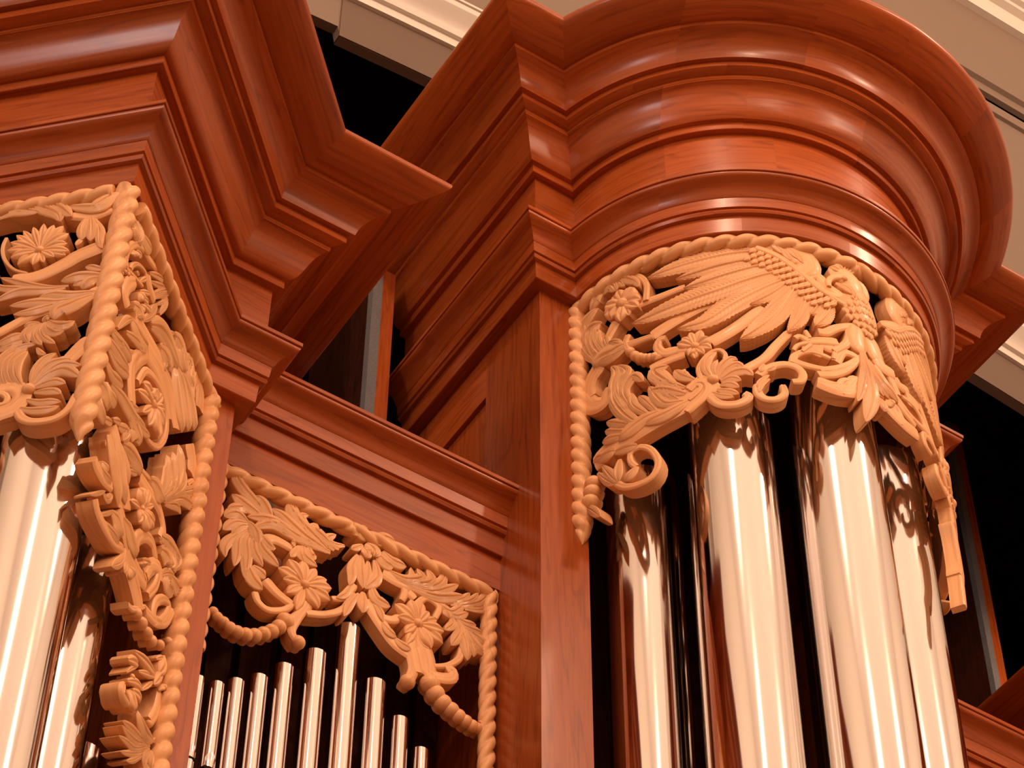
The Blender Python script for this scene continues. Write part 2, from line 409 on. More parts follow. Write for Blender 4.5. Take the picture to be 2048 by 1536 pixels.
CARVING=[
 ('L','leaf',[["l",8,378,[1849,-289,1451,-492,1012,-999]],["l",8,394,[2474,-483,1976,-392,1406,-800,1260,-1134]],["l",8,384,[2972,-574,2484,-420,1829,-615]],["l",8,291,[3067,-342,2670,-323,2210,-350]]]),
 ('L','leaf',[["l",8,468,[-28,-354,300,-652,576,-902]],["l",8,369,[1133,-534,800,-704,333,-834,21,-524]],["s",2,279,[1080,-855,545,-1071,58,-934]]]),
 ('L','scroll',[["s",0,195,[1163,-510,885,-678,658,-900,498,-1259]]]),
 ('L','bud',[["l",4,332,[617,-1010,670,-1444,644,-1939]],["l",4,333,[558,-1026,440,-1596,437,-2039]],["l",4,241,[508,-1085,267,-1643,219,-2010,144,-2338]],["l",4,159,[663,-1802,757,-2129]],["l",4,121,[340,-1933,108,-2399]]]),
 ('L','stem',[["s",0,499,[157,-2231,679,-2455,956,-2659,1379,-2906,1749,-2988,2156,-2929]]]),
 ('L','scroll',[["s",-1,106,[2570,-1272,2606,-1584,2540,-1946,2386,-2279,2152,-2582,1829,-2787]]]),
 ('L','flower',[["p",4,204,[1707,-1914,1923,-1559,2152,-1184]],["p",6,196,[1669,-1933,1788,-1544,1913,-1131]],["p",4,218,[1651,-1898,1665,-1482,1680,-1042]],["p",6,261,[1610,-1940,1514,-1574,1413,-1187]],["p",4,308,[1592,-1923,1394,-1600,1185,-1259]],["p",6,353,[1560,-1992,1287,-1813,1001,-1625]],["p",4,348,[1568,-2009,1283,-1994,985,-1980]],["p",6,300,[1546,-2075,1225,-2193,890,-2316]],["p",4,270,[1565,-2062,1271,-2239,964,-2423]],["p",6,232,[1588,-2090,1413,-2263,1231,-2443]],["p",4,194,[1626,-2077,1550,-2309,1471,-2549]],["p",6,237,[1645,-2110,1673,-2354,1704,-2608]],["p",4,332,[1701,-2069,1891,-2270,2090,-2480]],["p",6,356,[1716,-2058,2000,-2118,2297,-2181]],["p",4,323,[1741,-1994,2079,-1926,2434,-1855]],["p",6,271,[1726,-1987,2050,-1790,2392,-1582]],["p",4,228,[1725,-1930,2005,-1630,2300,-1313]],["b",7,226,[1631,-2056]]]),
 ('L','leaf',[["l",3,379,[-64,-3395,397,-3333,697,-3349,943,-3379]],["l",3,217,[-37,-3187,285,-3042,427,-2998]],["l",3,369,[-13,-3464,245,-3561,393,-3804]],["l",3,256,[102,-3505,442,-3557,630,-3613]]]),
 ('L','leaf',[["l",2,208,[750,-3534,1131,-3518,1613,-3333,2115,-3048,2439,-2844]],["l",2,327,[818,-3587,1268,-3611,1888,-3521,2321,-3667,2432,-3731]],["l",2,246,[1272,-3587,1907,-3398,2309,-3270,2544,-3043]]]),
 ('L','leaf',[["s",2,379,[-6,-3895,368,-4123,871,-4271,1448,-4423,2130,-4843,2239,-4906]],["l",5,319,[35,-3969,602,-3984,1070,-3863,1387,-3909]],["l",5,339,[288,-4089,876,-4169,1417,-4064,2028,-4012]],["l",5,303,[433,-4121,1011,-4273,1446,-4368,1891,-4351]],["l",5,525,[105,-4113,549,-4368,828,-4503,892,-4784]],["l",5,300,[368,-4161,778,-4332,933,-4499]]]),
 ('L','palmette',[["l",4,273,[1208,-4782,1399,-4893,1495,-5139,1372,-5462]],["l",4,227,[1161,-4794,1277,-5014,1247,-5314,1055,-5607]],["l",4,213,[1118,-4782,1169,-5041,1032,-5368,741,-5641]],["l",4,279,[1075,-4770,1022,-5033,795,-5270,601,-5229]],["l",4,336,[1036,-4735,839,-4966,603,-5059,398,-4942]],["l",4,225,[1242,-4751,1414,-4798,1574,-4871]],["l",4,197,[1168,-4747,1105,-4672,988,-4656]]]),
 ('L','stem',[["s",0,464,[-19,-5610,168,-5851,398,-6191,627,-6222]]]),
 ('L','leaf',[["l",2,348,[2178,-5282,1848,-5207,1541,-5081]],["l",2,272,[2113,-5499,1745,-5389,1466,-5280]]]),
 ('L','palmette',[["l",4,284,[1107,-6911,1069,-6488,903,-6136,671,-5973]],["l",4,332,[1073,-6940,942,-6562,713,-6335,317,-6258]],["l",4,320,[1058,-6944,811,-6659,481,-6436,31,-6546]],["l",4,364,[1040,-6969,733,-6700,380,-6634,6,-6940]],["l",4,277,[1018,-7018,765,-6971,551,-6959,302,-7083]],["l",4,248,[995,-7173,728,-7226,503,-7291,371,-7407]],["l",4,246,[1137,-7372,821,-7564,555,-7616,319,-7673]],["l",4,264,[1242,-7622,928,-7801,562,-7867,344,-7792]],["b",6,322,[1136,-7055]]]),
 ('L','scroll',[["s",2,239,[1277,-7717,1154,-7955,960,-8104,709,-8163,387,-8135,162,-7917,84,-7663,41,-7463]]]),
 ('L','leaf',[["l",4,306,[1329,-6878,1525,-6464,1540,-6089,1352,-5739]],["l",4,259,[1495,-6839,1691,-6337,1649,-5953,1377,-5622]],["l",4,259,[1676,-6795,1821,-6349,1776,-5987,1508,-5634]],["l",4,254,[1828,-6758,1972,-6137,1882,-5785,1579,-5460]]]),
 ('L','scroll',[["s",1,503,[1878,-7753,1678,-7653,1431,-7585,1293,-7364,1285,-7132,1437,-6903,1667,-6827,1887,-6903]],["s",1,181,[1880,-6947,1688,-7057,1588,-7230,1650,-7385,1811,-7368]]]),
 ('L','leaf',[["l",2,219,[2082,-5867,1781,-5631,1429,-5518,1177,-5525]],["l",2,245,[2143,-5497,1807,-5469,1500,-5344]],["l",2,152,[1180,-5602,1039,-5859,912,-5923]]]),
 ('M','scroll',[["s",0,250,[213,-2473,134,-2196,227,-1753,513,-1249,897,-899,1361,-736,2043,-376]],["s",0,161,[480,-2247,558,-1987,837,-1616,1233,-1376,1342,-1503]]]),
 ('M','bud',[["l",0,495,[410,-1605,546,-1724]],["l",0,211,[618,-1365,879,-1251]],["l",0,125,[1009,-1749,791,-1968]]]),
 ('M','flower',[["p",3,151,[1054,-1963,1333,-1493]],["p",3,156,[1144,-2199,1654,-1691]],["p",3,481,[1078,-2340,1290,-2421]],["p",3,228,[1327,-2201,1643,-2069]],["p",3,324,[1279,-2550,1490,-2547]],["p",3,249,[1477,-2275,1830,-2157]]]),
 ('M','stem',[["s",1,137,[207,-2540,632,-2260,1224,-1919]],["s",1,430,[1408,-1275,1597,-1449,1986,-1492]]]),
 ('M','leaf',[["l",3,206,[1468,-1115,1879,-712,2471,-249]],["l",3,184,[1593,-1283,2055,-848,2494,-401]],["l",3,204,[1882,-1392,2281,-774,2645,-286]],["l",3,148,[1927,-1512,2282,-950,2690,-410]],["l",3,113,[2367,-1008,2632,-603]],["l",3,135,[2157,-1460,2516,-896,2691,-589]],["l",3,233,[2419,-1489,2554,-998,2662,-685]]]),
 ('M','bead_string',[["b",2,126,[-7,-3116]],["b",2,127,[60,-2917]],["b",2,128,[205,-2690]],["b",2,128,[385,-2548]],["b",2,126,[-24,-3294]],["b",2,126,[37,-3373]],["b",2,125,[47,-3544]],["b",2,125,[53,-3705]]]),
 ('M','scroll',[["s",1,461,[653,-3377,416,-3220,491,-2813,776,-2324]]]),
 ('M','leaf',[["l",2,588,[936,-2973,1212,-2916,1382,-3047]],["l",2,272,[1572,-2758,1860,-2232,2046,-1742,2108,-1490]],["l",2,515,[-173,-1124,130,-1052,364,-1344]],["l",2,457,[285,-668,522,-808,496,-1216]],["l",2,476,[547,-715,803,-742,1257,-634]]]),
 ('M','leaf',[["l",3,324,[-88,-5006,342,-4928,856,-4626]],["l",3,484,[-81,-5345,355,-5290,1231,-5066]],["l",3,358,[73,-5565,579,-5522,1302,-5076]],["l",3,396,[74,-5967,458,-6036,1074,-5685]],["l",3,398,[220,-4790,725,-4720,1275,-4572]]]),
 ('M','leaf',[["l",2,223,[394,-4480,680,-3840,968,-3439]],["l",2,697,[958,-3501,1304,-3504,1968,-3323]],["l",2,296,[838,-4069,1278,-3795,1784,-3577]],["l",2,293,[1235,-3684,1579,-3497,1832,-3519]],["l",2,144,[749,-5037,1035,-4569,1366,-4109]]]),
 ('M','stem',[["s",2,736,[1080,-3285,1832,-3060,2659,-2793,3199,-2683,3728,-2725,4105,-2948,4427,-3330]],["s",2,479,[2083,-3349,2712,-3127,3148,-3138,3622,-3240,3918,-3550]]]),
 ('M','scroll',[["s",1,530,[1798,-5401,1609,-5089,1482,-4765,1491,-4438,1754,-3869,2105,-3320]],["s",1,233,[1896,-4597,2170,-3861,2603,-3513,3112,-3341,3491,-3389,3812,-3668,3875,-4236,3501,-4967,2950,-5365,2552,-5409]]]),
 ('M','flower',[["p",4,501,[2856,-4177,2493,-4260,2117,-4346]],["p",6,764,[2876,-4178,2742,-4065,2602,-3946]],["p",4,305,[2988,-4075,3097,-3791,3212,-3491]],["p",6,234,[2976,-4151,3204,-3938,3445,-3713]],["p",4,653,[3024,-4160,3262,-4183,3512,-4206]],["p",6,713,[2961,-4294,3134,-4594,3314,-4907]],["p",4,304,[2828,-4239,2370,-4543,1898,-4854]],["p",6,215,[2837,-4326,2569,-4735,2292,-5156]],["p",4,375,[2932,-4266,2839,-4665,2743,-5077]],["p",6,467,[2875,-4221,2738,-4262,2595,-4305]],["b",7,190,[2890,-4238]]]),
 ('M','leaf',[["l",3,799,[1982,-2415,2522,-1926,3032,-1714,3418,-1757,3833,-1872]],["l",3,137,[2903,-1564,3356,-1066]],["l",3,981,[3412,-1118,3841,-1048,4014,-1320,4248,-1553]],["l",3,927,[2702,-2413,3177,-2313,3322,-2508]]]),
 ('M','trumpet',[["l",3,716,[3711,-1949,4036,-2436,4672,-3171]],["l",3,736,[3869,-1762,4408,-2005,5040,-2723]],["l",3,738,[4054,-1646,4775,-1748,5416,-2268]]]),
 ('M','leaf',[["l",2,824,[4243,-1011,4557,-810,4550,-1229,4914,-1280]],["l",2,526,[4684,-1174,4838,-1504,4914,-1720]]]),
 ('M','scroll',[["s",2,782,[4975,-558,5303,-483,5506,-730,5653,-1277]],["s",2,294,[4895,-1775,5014,-1232,5029,-599]]]),
 ('M','leaf',[["l",3,560,[-151,-6902,215,-6866,563,-7094]],["l",3,430,[297,-6438,493,-6604,897,-6562]],["l",3,504,[8,-7136,81,-7467,491,-7620]]]),
 ('M','leaf',[["l",3,502,[534,-6223,1106,-6017,1769,-5839,2325,-5701]],["l",3,220,[1164,-5828,1686,-5626,2119,-5255]],["l",3,343,[1401,-5923,1981,-5690,2709,-5360]],["l",3,633,[1605,-5934,2080,-5946,2472,-6085]],["l",3,289,[1794,-5903,2476,-5561,2941,-5239]],["l",3,531,[1885,-6136,2162,-6158,2227,-6237]]]),
 ('M','bud',[["l",4,229,[383,-7509,873,-7145]],["l",4,194,[969,-6902,1290,-6644]],["l",4,386,[1251,-6793,1650,-6554,1564,-6920]]]),
 ('M','stem',[["s",1,1208,[981,-7258,1174,-7337,1602,-7598,2031,-7860,2377,-8240]]]),
 ('M','leaf',[["l",5,500,[819,-7567,1270,-7972,1628,-8304,1856,-8716]],["l",5,540,[1119,-7112,1606,-7602,1899,-8012,2226,-8265]],["l",5,411,[1481,-7122,1858,-7414,2158,-7761]]]),
 ('M','leaf',[["l",3,606,[1669,-6938,2119,-6737,2490,-6657,2786,-6723]],["l",3,155,[2007,-7128,2448,-6808]],["l",3,170,[2173,-7213,2607,-6873]],["s",3,212,[2144,-6799,2833,-6492,3293,-6262]]]),
 ('M','scroll',[["s",2,397,[428,-8762,603,-8811,950,-8745,1477,-8488]],["s",2,348,[828,-9580,1076,-9733,1587,-9693,2103,-9571,2557,-9270]]]),
 ('M','leaf',[["l",1,333,[635,-8660,999,-8633,1408,-8475]],["l",1,345,[842,-8404,1114,-8451]],["l",1,215,[1143,-8988,1390,-8977,1593,-8618]],["l",1,342,[1406,-9631,1800,-9524,2336,-9357]],["l",1,565,[1767,-8971,2033,-9000,2342,-9212]],["l",1,259,[1620,-9545,1973,-9483]],["l",1,114,[618,-9663,908,-9324,1231,-8894]],["l",1,115,[1177,-9678,1518,-9291,1804,-8904]]]),
 ('M','leaf',[["l",3,547,[2321,-8589,2584,-8597,2818,-8694,3052,-8791,3232,-8917]],["b",3,194,[3150,-8874]]]),
 ('M','stem',[["s",0,569,[2117,-8485,2590,-8698,3065,-8912,3599,-8931,4069,-8767]]]),
 ('M','leaf',[["l",3,265,[2750,-9102,2553,-9664,2124,-10251]],["l",3,239,[2905,-9333,2784,-9761]],["l",3,425,[3014,-9362,3270,-9436]]]),
 ('M','flower',[["p",4,586,[3147,-7327,2966,-7233,2777,-7135]],["p",6,503,[3137,-7344,3081,-7123,3023,-6890]],["p",4,307,[3222,-7259,3312,-6920,3407,-6561]],["p",6,220,[3069,-7463,2774,-7668,2469,-7880]],["p",4,172,[3263,-7271,3501,-6971,3753,-6654]],["p",6,322,[3138,-7473,3085,-7714,3031,-7964]],["p",4,487,[3207,-7399,3240,-7562,3275,-7732]],["p",6,587,[3208,-7435,3409,-7542,3619,-7653]],["p",4,261,[3288,-7303,3614,-7120,3959,-6926]],["p",6,368,[3242,-7382,3566,-7296,3908,-7205]],["b",7,201,[3130,-7432]]]),
 ('M','stem',[["s",1,438,[2782,-6722,3451,-6507,4009,-6330,4381,-6387,4601,-6603,4499,-6991]]]),
 ('M','palmette',[["l",3,758,[4142,-5921,4344,-5307,4274,-4918,4011,-4692]],["l",3,721,[4209,-5910,4602,-5027,4561,-4511,4318,-4242]],["l",3,741,[4268,-5877,4848,-4699,4887,-4090,4620,-3652]],["l",3,404,[4327,-5845,5063,-4686,5276,-4141,5262,-3887]],["l",3,216,[4339,-5878,5156,-4741,5934,-3764,6450,-3144]],["l",3,169,[4402,-5856,5440,-4499,6415,-3493]],["l",3,363,[4461,-5823,5204,-4876,5917,-4367,6300,-4165]],["l",3,274,[4418,-5899,5004,-5337,5367,-5229]],["l",3,697,[3456,-6145,3851,-6082,4156,-6148]]]),
 ('M','scroll',[["s",2,818,[5336,-2820,5673,-3130,5739,-3541]],["s",2,144,[5534,-4034,5981,-3359,6261,-3055]]]),
 ('M','scroll',[["s",1,384,[3293,-8567,3270,-8249,3643,-7733,4102,-7504,4409,-7682]],["s",1,457,[3887,-8727,4301,-8037,4662,-7714,4854,-7952]]]),
 ('M','leaf',[["l",2,215,[3731,-8405,4139,-8146]],["l",2,416,[3802,-8589,3699,-8495]]]),
 ('M','bud',[["l",3,367,[4423,-7059,4810,-6777,5363,-6534,5707,-6390]],["l",3,629,[4585,-7215,4943,-7141,5106,-7297]],["l",3,718,[4944,-6757,5201,-6878,5235,-7166]],["l",3,380,[5183,-6630,5601,-6498,5495,-6903]],["b",3,216,[5207,-7283]],["l",3,297,[4829,-7780,5119,-7429,5408,-7254,5567,-7299]]]),
 ('M','stem',[["s",1,839,[2805,-9147,3274,-9278,3686,-9472,3958,-9628]],["s",1,179,[3303,-10204,3642,-10009,4236,-9354]]]),
 ('M','bead_string',[["b",2,301,[3902,-9896]],["b",2,316,[4257,-9830]],["b",2,317,[4621,-9777]],["b",2,290,[4938,-9701]],["b",2,252,[5422,-9361]],["b",2,241,[5857,-8854]],["b",2,230,[6177,-8365]]]),
 ('M','scroll',[["s",3,276,[4915,-9264,4711,-9069,4783,-8675,5147,-8224,5488,-8052,5467,-8365,5143,-8935]],["s",3,311,[4220,-9481,4876,-9159,5470,-8617,5746,-8018]],["s",3,306,[3995,-8664,4224,-8121,4621,-7885,4612,-8335,4257,-9015]]]),
 ('M','bud',[["l",3,621,[4481,-6904,5119,-6663,5600,-6591]],["b",3,204,[5167,-7295]],["l",3,489,[5177,-7323,5630,-7317,6048,-7068]],["l",3,499,[5141,-7472,5164,-7783,5545,-7588]]]),
 ('M','flower',[["p",4,349,[4042,-10878,4484,-10692,4897,-10561,5221,-10410]],["p",4,296,[3758,-11380,3997,-11200,4267,-11095]],["p",4,129,[3822,-11686,4014,-11391,4299,-11030]],["p",4,195,[4411,-11099,4950,-10699,5254,-10497]],["p",4,385,[5705,-9464,5621,-9809,5418,-10226]],["p",4,149,[5253,-9941,5571,-9591]],["p",4,297,[5734,-9870,5460,-10340,5266,-10686]],["p",4,509,[5682,-10299,5801,-10378]],["p",4,223,[3908,-11834,4339,-11501,4718,-11379]],["p",4,426,[3772,-12051,3669,-12417,4150,-12310]],["p",4,557,[4027,-11996,4186,-12119,4393,-12291]],["p",4,322,[4232,-11806,4512,-11729,4675,-11785]],["p",4,138,[4733,-11342,5034,-10924,5199,-10665]],["b",4,162,[4128,-11537]]]),
 ('M','scroll',[["s",1,381,[5788,-10478,5771,-10752,5680,-11137,5446,-11601]],["b",1,200,[5462,-11644]]]),
 ('M','palmette',[["l",3,465,[5697,-11904,5092,-12196,4737,-12156,4631,-12027]],["l",3,290,[5577,-12044,4974,-12480,4495,-12687,3958,-12928]],["l",3,264,[5568,-12097,4839,-12712,4282,-12988,3950,-13045]],["l",3,216,[5630,-12110,4807,-12917,4259,-13207,3876,-13406]],["l",3,170,[5656,-12177,5053,-12832,4435,-13377,4080,-13647]],["l",3,173,[5638,-12282,5121,-12861,4778,-13271,4458,-13574]],["l",3,280,[5721,-12198,5393,-12688,5396,-12994]],["l",3,346,[5814,-12138,5711,-12475,5737,-12697]],["l",3,138,[5725,-11901,6015,-11586]]]),
 ('M','leaf',[["l",1,340,[5789,-12358,5614,-12800,5351,-13292,5027,-13745]],["l",1,447,[5956,-12189,5884,-12609,5813,-13024]]]),
 ('B','leaf',[["l",5,420,[-13930,-11992,-14473,-11657,-14851,-11388,-15200,-10827]],["l",5,286,[-14059,-11986,-14635,-11631,-14983,-11343,-15146,-10983]],["l",5,435,[-13903,-11935,-14185,-11650,-14442,-11473]],["l",5,444,[-14147,-12079,-14633,-11999,-15080,-11815]],["l",5,339,[-14312,-12013,-14717,-12111,-15138,-12341]],["l",5,541,[-12263,-12240,-12920,-12133,-13559,-11813,-13927,-11661]],["l",5,542,[-12268,-12162,-12773,-11925,-13288,-11570,-13496,-11197]],["l",5,385,[-12592,-12187,-13009,-11817,-13300,-11412,-13314,-11026]],["l",5,299,[-12430,-12175,-12918,-11723,-13070,-11441,-12870,-11282]],["l",5,454,[-12046,-12075,-12452,-11861,-12691,-11713,-12611,-11460]],["l",5,315,[-11922,-11962,-12285,-11927,-12525,-11760]],["l",5,426,[-12166,-12225,-13072,-12262,-13890,-12090,-14585,-12338]],["l",5,431,[-12360,-12256,-13235,-12236,-13880,-12207,-14369,-12616]],["l",5,278,[-11772,-11752,-12122,-11914,-12293,-11809,-12049,-11523]]]),
 ('B','leaf',[["l",3,388,[-14512,-12480,-14870,-12387,-15202,-12685]],["l",3,312,[-14509,-12519,-14869,-12711,-15185,-13157]],["l",3,299,[-14442,-12560,-14707,-12757,-14938,-13132]],["l",3,357,[-14337,-12660,-14511,-13163,-14458,-13726,-14450,-14462]],["l",3,314,[-14457,-12731,-14727,-13208,-14731,-13804,-14768,-14216]],["l",3,323,[-14570,-12877,-14879,-13257,-15084,-13693,-15032,-14055]],["l",3,373,[-14307,-12643,-14304,-13361,-13998,-13796]],["l",3,437,[-14206,-12704,-14065,-13222,-13561,-13567]],["l",3,384,[-14244,-12646,-13961,-12963,-13732,-13050]],["l",3,236,[-14092,-12919,-13894,-13004,-13691,-12967]],["l",3,468,[-14440,-13912,-14208,-14403,-13928,-14573]],["l",3,381,[-14256,-13885,-13988,-14084,-13875,-14118]],["l",3,443,[-14516,-12442,-14300,-12719,-14198,-13140]]]),
 ('B','scroll',[["s",0,364,[-14105,-12940,-13813,-12650,-13495,-12626,-13235,-12677]]]),
 ('B','bud',[["l",4,222,[-13049,-12483,-13181,-12841,-13277,-13037]],["l",4,326,[-12928,-12373,-12896,-12798,-12499,-12951]],["l",4,306,[-12801,-12340,-12695,-12683,-12557,-12583]],["l",4,254,[-13144,-12498,-13288,-12501]],["l",4,263,[-12987,-12448,-13028,-12753,-12912,-13007]]]),
 ('B','flower',[["p",3,469,[-12883,-13705,-13221,-13651,-13575,-13595]],["p",5,453,[-12861,-13672,-13085,-13417,-13322,-13151]],["p",3,364,[-12803,-13629,-12855,-13302,-12910,-12957]],["p",5,304,[-12766,-13661,-12651,-13367,-12529,-13056]],["p",3,347,[-12718,-13661,-12466,-13451,-12200,-13230]],["p",5,408,[-12709,-13711,-12388,-13598,-12050,-13479]],["p",3,475,[-12701,-13741,-12387,-13818,-12058,-13898]],["p",5,435,[-12747,-13817,-12563,-14083,-12372,-14361]],["p",3,416,[-12863,-13740,-13130,-13815,-13408,-13893]],["p",5,317,[-12856,-13812,-13061,-14062,-13274,-14321]],["p",3,313,[-12809,-13842,-12885,-14278,-12963,-14729]],["b",6,291,[-12803,-13754]]]),
 ('B','scroll',[["s",0,360,[-13871,-14148,-13504,-14407,-13085,-14559]],["s",0,232,[-14100,-14721,-13983,-14981,-13695,-15088,-13279,-14859,-13053,-14561]],["s",0,284,[-12690,-13952,-12629,-14345,-12848,-14774,-13243,-15295]],["s",0,241,[-12670,-14638,-12089,-14356,-11638,-13914,-11388,-13264]],["s",0,230,[-11375,-12939,-11662,-13535,-12001,-13763]]]),
 ('B','leaf',[["l",2,195,[-11632,-14200,-11500,-13737,-11302,-13272]],["l",2,194,[-11792,-14210,-11565,-13734,-11369,-13231]]]),
 ('B','bead_string',[["b",1,487,[-13195,-15191]],["b",1,407,[-13352,-15470]],["b",1,394,[-13535,-15706]],["b",1,392,[-13740,-15910]],["b",1,389,[-13969,-16088]],["b",1,378,[-14203,-16188]],["b",1,367,[-14433,-16232]],["b",1,346,[-14643,-16206]],["b",1,327,[-14827,-16123]],["b",1,297,[-14998,-16043]],["b",1,273,[-15124,-15928]]]),
 ('B','stem',[["s",1,296,[-12670,-14316,-12897,-14945,-13015,-15451,-12811,-15750]],["b",1,382,[-12793,-15686]]]),
 ('B','centre_ornament',[["l",7,258,[-11377,-10801,-11524,-11138,-11293,-11106]],["l",7,365,[-11153,-11212,-11308,-11136,-11381,-11013]],["l",7,447,[-11075,-11125,-10746,-11017,-10506,-11127]],["l",7,368,[-10997,-11017,-10654,-10839,-10318,-10831]],["l",7,224,[-11603,-11204,-11387,-10912,-11161,-10779]],["l",7,228,[-11257,-11438,-11443,-11669,-11598,-11820]],["l",7,500,[-11163,-11342,-10954,-11510,-10944,-11710]],["l",7,326,[-11253,-11518,-11143,-11701,-11166,-11878]]]),
 ('B','centre_ornament',[["l",4,297,[-11365,-11844,-11514,-12376,-11506,-12774,-11568,-13089]],["l",4,330,[-11251,-11819,-11249,-12427,-11168,-12983]],["l",4,353,[-10857,-11757,-10775,-12361,-11105,-12948]],["l",4,278,[-11047,-11907,-11051,-12436,-11123,-12918]],["l",4,347,[-11130,-13081,-11136,-13833]],["l",4,411,[-10905,-12716,-10751,-13148,-10339,-13178]],["l",4,448,[-10839,-11459,-10558,-11749,-10325,-11739]],["l",4,394,[-10646,-11306,-10334,-11539,-9933,-11496]],["l",4,226,[-11479,-12959,-11643,-13448,-11884,-13719]],["l",4,251,[-11254,-13190,-11469,-13665,-11643,-14229]]]),
 ('B','leaf',[["s",2,497,[-10599,-12001,-10163,-12079,-9562,-12066,-8717,-12162]],["l",5,387,[-10422,-11926,-9919,-11967,-9462,-11648,-9624,-11390]],["l",5,236,[-10250,-12032,-9791,-11834,-9807,-11453]],["l",5,400,[-10182,-12075,-9520,-11905,-9160,-11580,-9325,-11220]],["l",5,355,[-10046,-12120,-9251,-11876,-8859,-11451,-8788,-10956]],["l",5,332,[-9911,-12166,-9147,-11981,-8651,-11581,-8352,-11269]],["l",5,401,[-9777,-12172,-9075,-12103,-8575,-11865,-8173,-11580]],["l",5,248,[-8770,-12156,-8238,-11759,-7989,-11375]],["l",5,246,[-8569,-12105,-7967,-11649,-7734,-11232]],["l",5,312,[-8366,-12054,-7728,-11598,-7459,-11161,-7307,-10848]],["l",5,302,[-8164,-11983,-7555,-11626,-7218,-11068,-7203,-10811]],["l",5,224,[-8129,-12024,-7553,-11747,-7113,-11133]]]),
 ('B','stem',[["s",0,488,[-10983,-13243,-10701,-13639,-10458,-13936,-10116,-14294,-9653,-14469]],["s",0,310,[-10717,-13333,-10540,-13590,-10216,-13530,-10029,-13329]],["s",0,250,[-10017,-12101,-9905,-12363,-9989,-12731]],["s",0,347,[-9808,-12308,-9602,-12435]]]),
 ('B','leaf',[["l",4,243,[-10878,-13218,-10635,-13479,-10521,-13809]],["l",4,306,[-10553,-13826,-10312,-14084,-10115,-14132]],["l",4,306,[-10147,-14150,-9944,-14311,-9683,-14325]]]),
 ('B','flower',[["p",3,476,[-9575,-13242,-9885,-13123,-10210,-12998]],["p",5,406,[-9531,-13215,-9642,-12918,-9759,-12605]],["p",3,325,[-9478,-13184,-9440,-12856,-9401,-12510]],["p",5,297,[-9465,-13231,-9338,-12991,-9205,-12739]],["p",3,342,[-9425,-13228,-9195,-13060,-8953,-12883]],["p",5,430,[-9409,-13286,-9082,-13244,-8739,-13199]],["p",3,478,[-9399,-13316,-9081,-13465,-8747,-13620]],["p",5,432,[-9451,-13380,-9277,-13674,-9096,-13980]],["p",3,418,[-9561,-13289,-9822,-13338,-10094,-13389]],["p",5,298,[-9547,-13366,-9714,-13610,-9888,-13862]],["p",3,297,[-9528,-13386,-9668,-13783,-9813,-14194]],["b",6,302,[-9506,-13309]]]),
 ('B','scroll',[["s",2,370,[-9590,-13480,-9650,-14021,-9536,-14423,-9417,-14972]],["s",2,305,[-9443,-13439,-9361,-13865,-9143,-13962]],["s",2,214,[-9573,-12657,-9319,-12275,-9051,-12267,-8878,-12413,-8999,-12840]]]),
 ('B','leaf',[["l",3,281,[-8923,-12245,-8549,-12361,-8285,-12094,-8171,-11888]],["l",3,272,[-8685,-12315,-8378,-12428,-8013,-12105]],["l",3,297,[-8377,-12467,-8038,-12522,-7768,-12415]],["l",3,350,[-8205,-12614,-7865,-12669,-7560,-12623]],["l",3,421,[-8033,-12720,-7691,-12894,-7418,-13044]],["l",3,447,[-8068,-12699,-7822,-13123,-7481,-13374]],["l",3,396,[-8134,-12735,-7956,-13195,-7813,-13590]],["l",3,368,[-8236,-12711,-8089,-13266,-8009,-13812]],["l",3,337,[-8340,-12607,-8264,-12965,-8500,-13546]],["l",3,268,[-8547,-12440,-8471,-12759,-8712,-13109]],["l",3,283,[-8718,-12333,-8592,-12625]],["s",1,327,[-8912,-12221,-8468,-12380,-8124,-12633,-7911,-13115]]]),
 ('B','scroll',[["s",1,213,[-8141,-13357,-8230,-13835,-8551,-14238,-8971,-14499]]]),
 ('B','stem',[["s",1,344,[-9677,-14316,-9558,-14922,-9701,-15438]],["b",1,422,[-9681,-15372]],["s",1,404,[-9399,-14111,-9235,-14696,-8851,-14799,-8426,-14604,-8433,-14329,-8623,-14429]],["s",1,490,[-9467,-13580,-9155,-14262,-9064,-14828]]]),
 ('B','bead_string',[["b",1,560,[-9030,-15114]],["b",1,521,[-8857,-15354]],["b",1,489,[-8638,-15541]],["b",1,457,[-8398,-15663]],["b",1,425,[-8182,-15769]],["b",1,393,[-7966,-15838]],["b",1,362,[-7775,-15888]],["b",1,320,[-7608,-15895]]]),
 ('B','scroll',[["s",6,169,[-7595,-15780,-7430,-15626,-7240,-15437]]]),
 ('R','scroll',[["s",1,223,[-6362,-1791,-6315,-1078,-6519,-564,-6928,-177,-7326,-60]]]),
 ('R','leaf',[["l",7,451,[-5865,153,-6228,-154,-6677,-224]],["l",7,498,[-7856,-379,-7425,-357,-7277,-743]],["l",7,366,[-7368,-25,-6897,-496,-6538,-935]],["l",7,251,[-6975,-260,-6654,-737,-6504,-1132]],["l",7,571,[-8279,-729,-8009,-467,-7760,-467]],["l",7,294,[-7507,7,-7155,-408,-6992,-771]]]),
 ('R','flower',[["p",4,372,[-7159,-1347,-7295,-1101,-7441,-836]],["p",6,517,[-7178,-1407,-7434,-1257,-7714,-1077]],["p",4,725,[-7197,-1427,-7470,-1459,-7768,-1468]],["p",6,705,[-7152,-1496,-7310,-1674,-7479,-1852]],["p",4,407,[-7135,-1332,-7182,-1035,-7233,-721]],["p",6,675,[-7055,-1399,-6865,-1225,-6670,-1032]],["p",4,563,[-7045,-1452,-6775,-1570,-6501,-1674]],["p",6,431,[-7043,-1514,-6814,-1750,-6581,-1980]],["p",4,371,[-7094,-1502,-6992,-1813,-6889,-2133]],["p",6,478,[-7117,-1538,-7146,-1869,-7177,-2213]],["b",7,461,[-7101,-1461]]]),
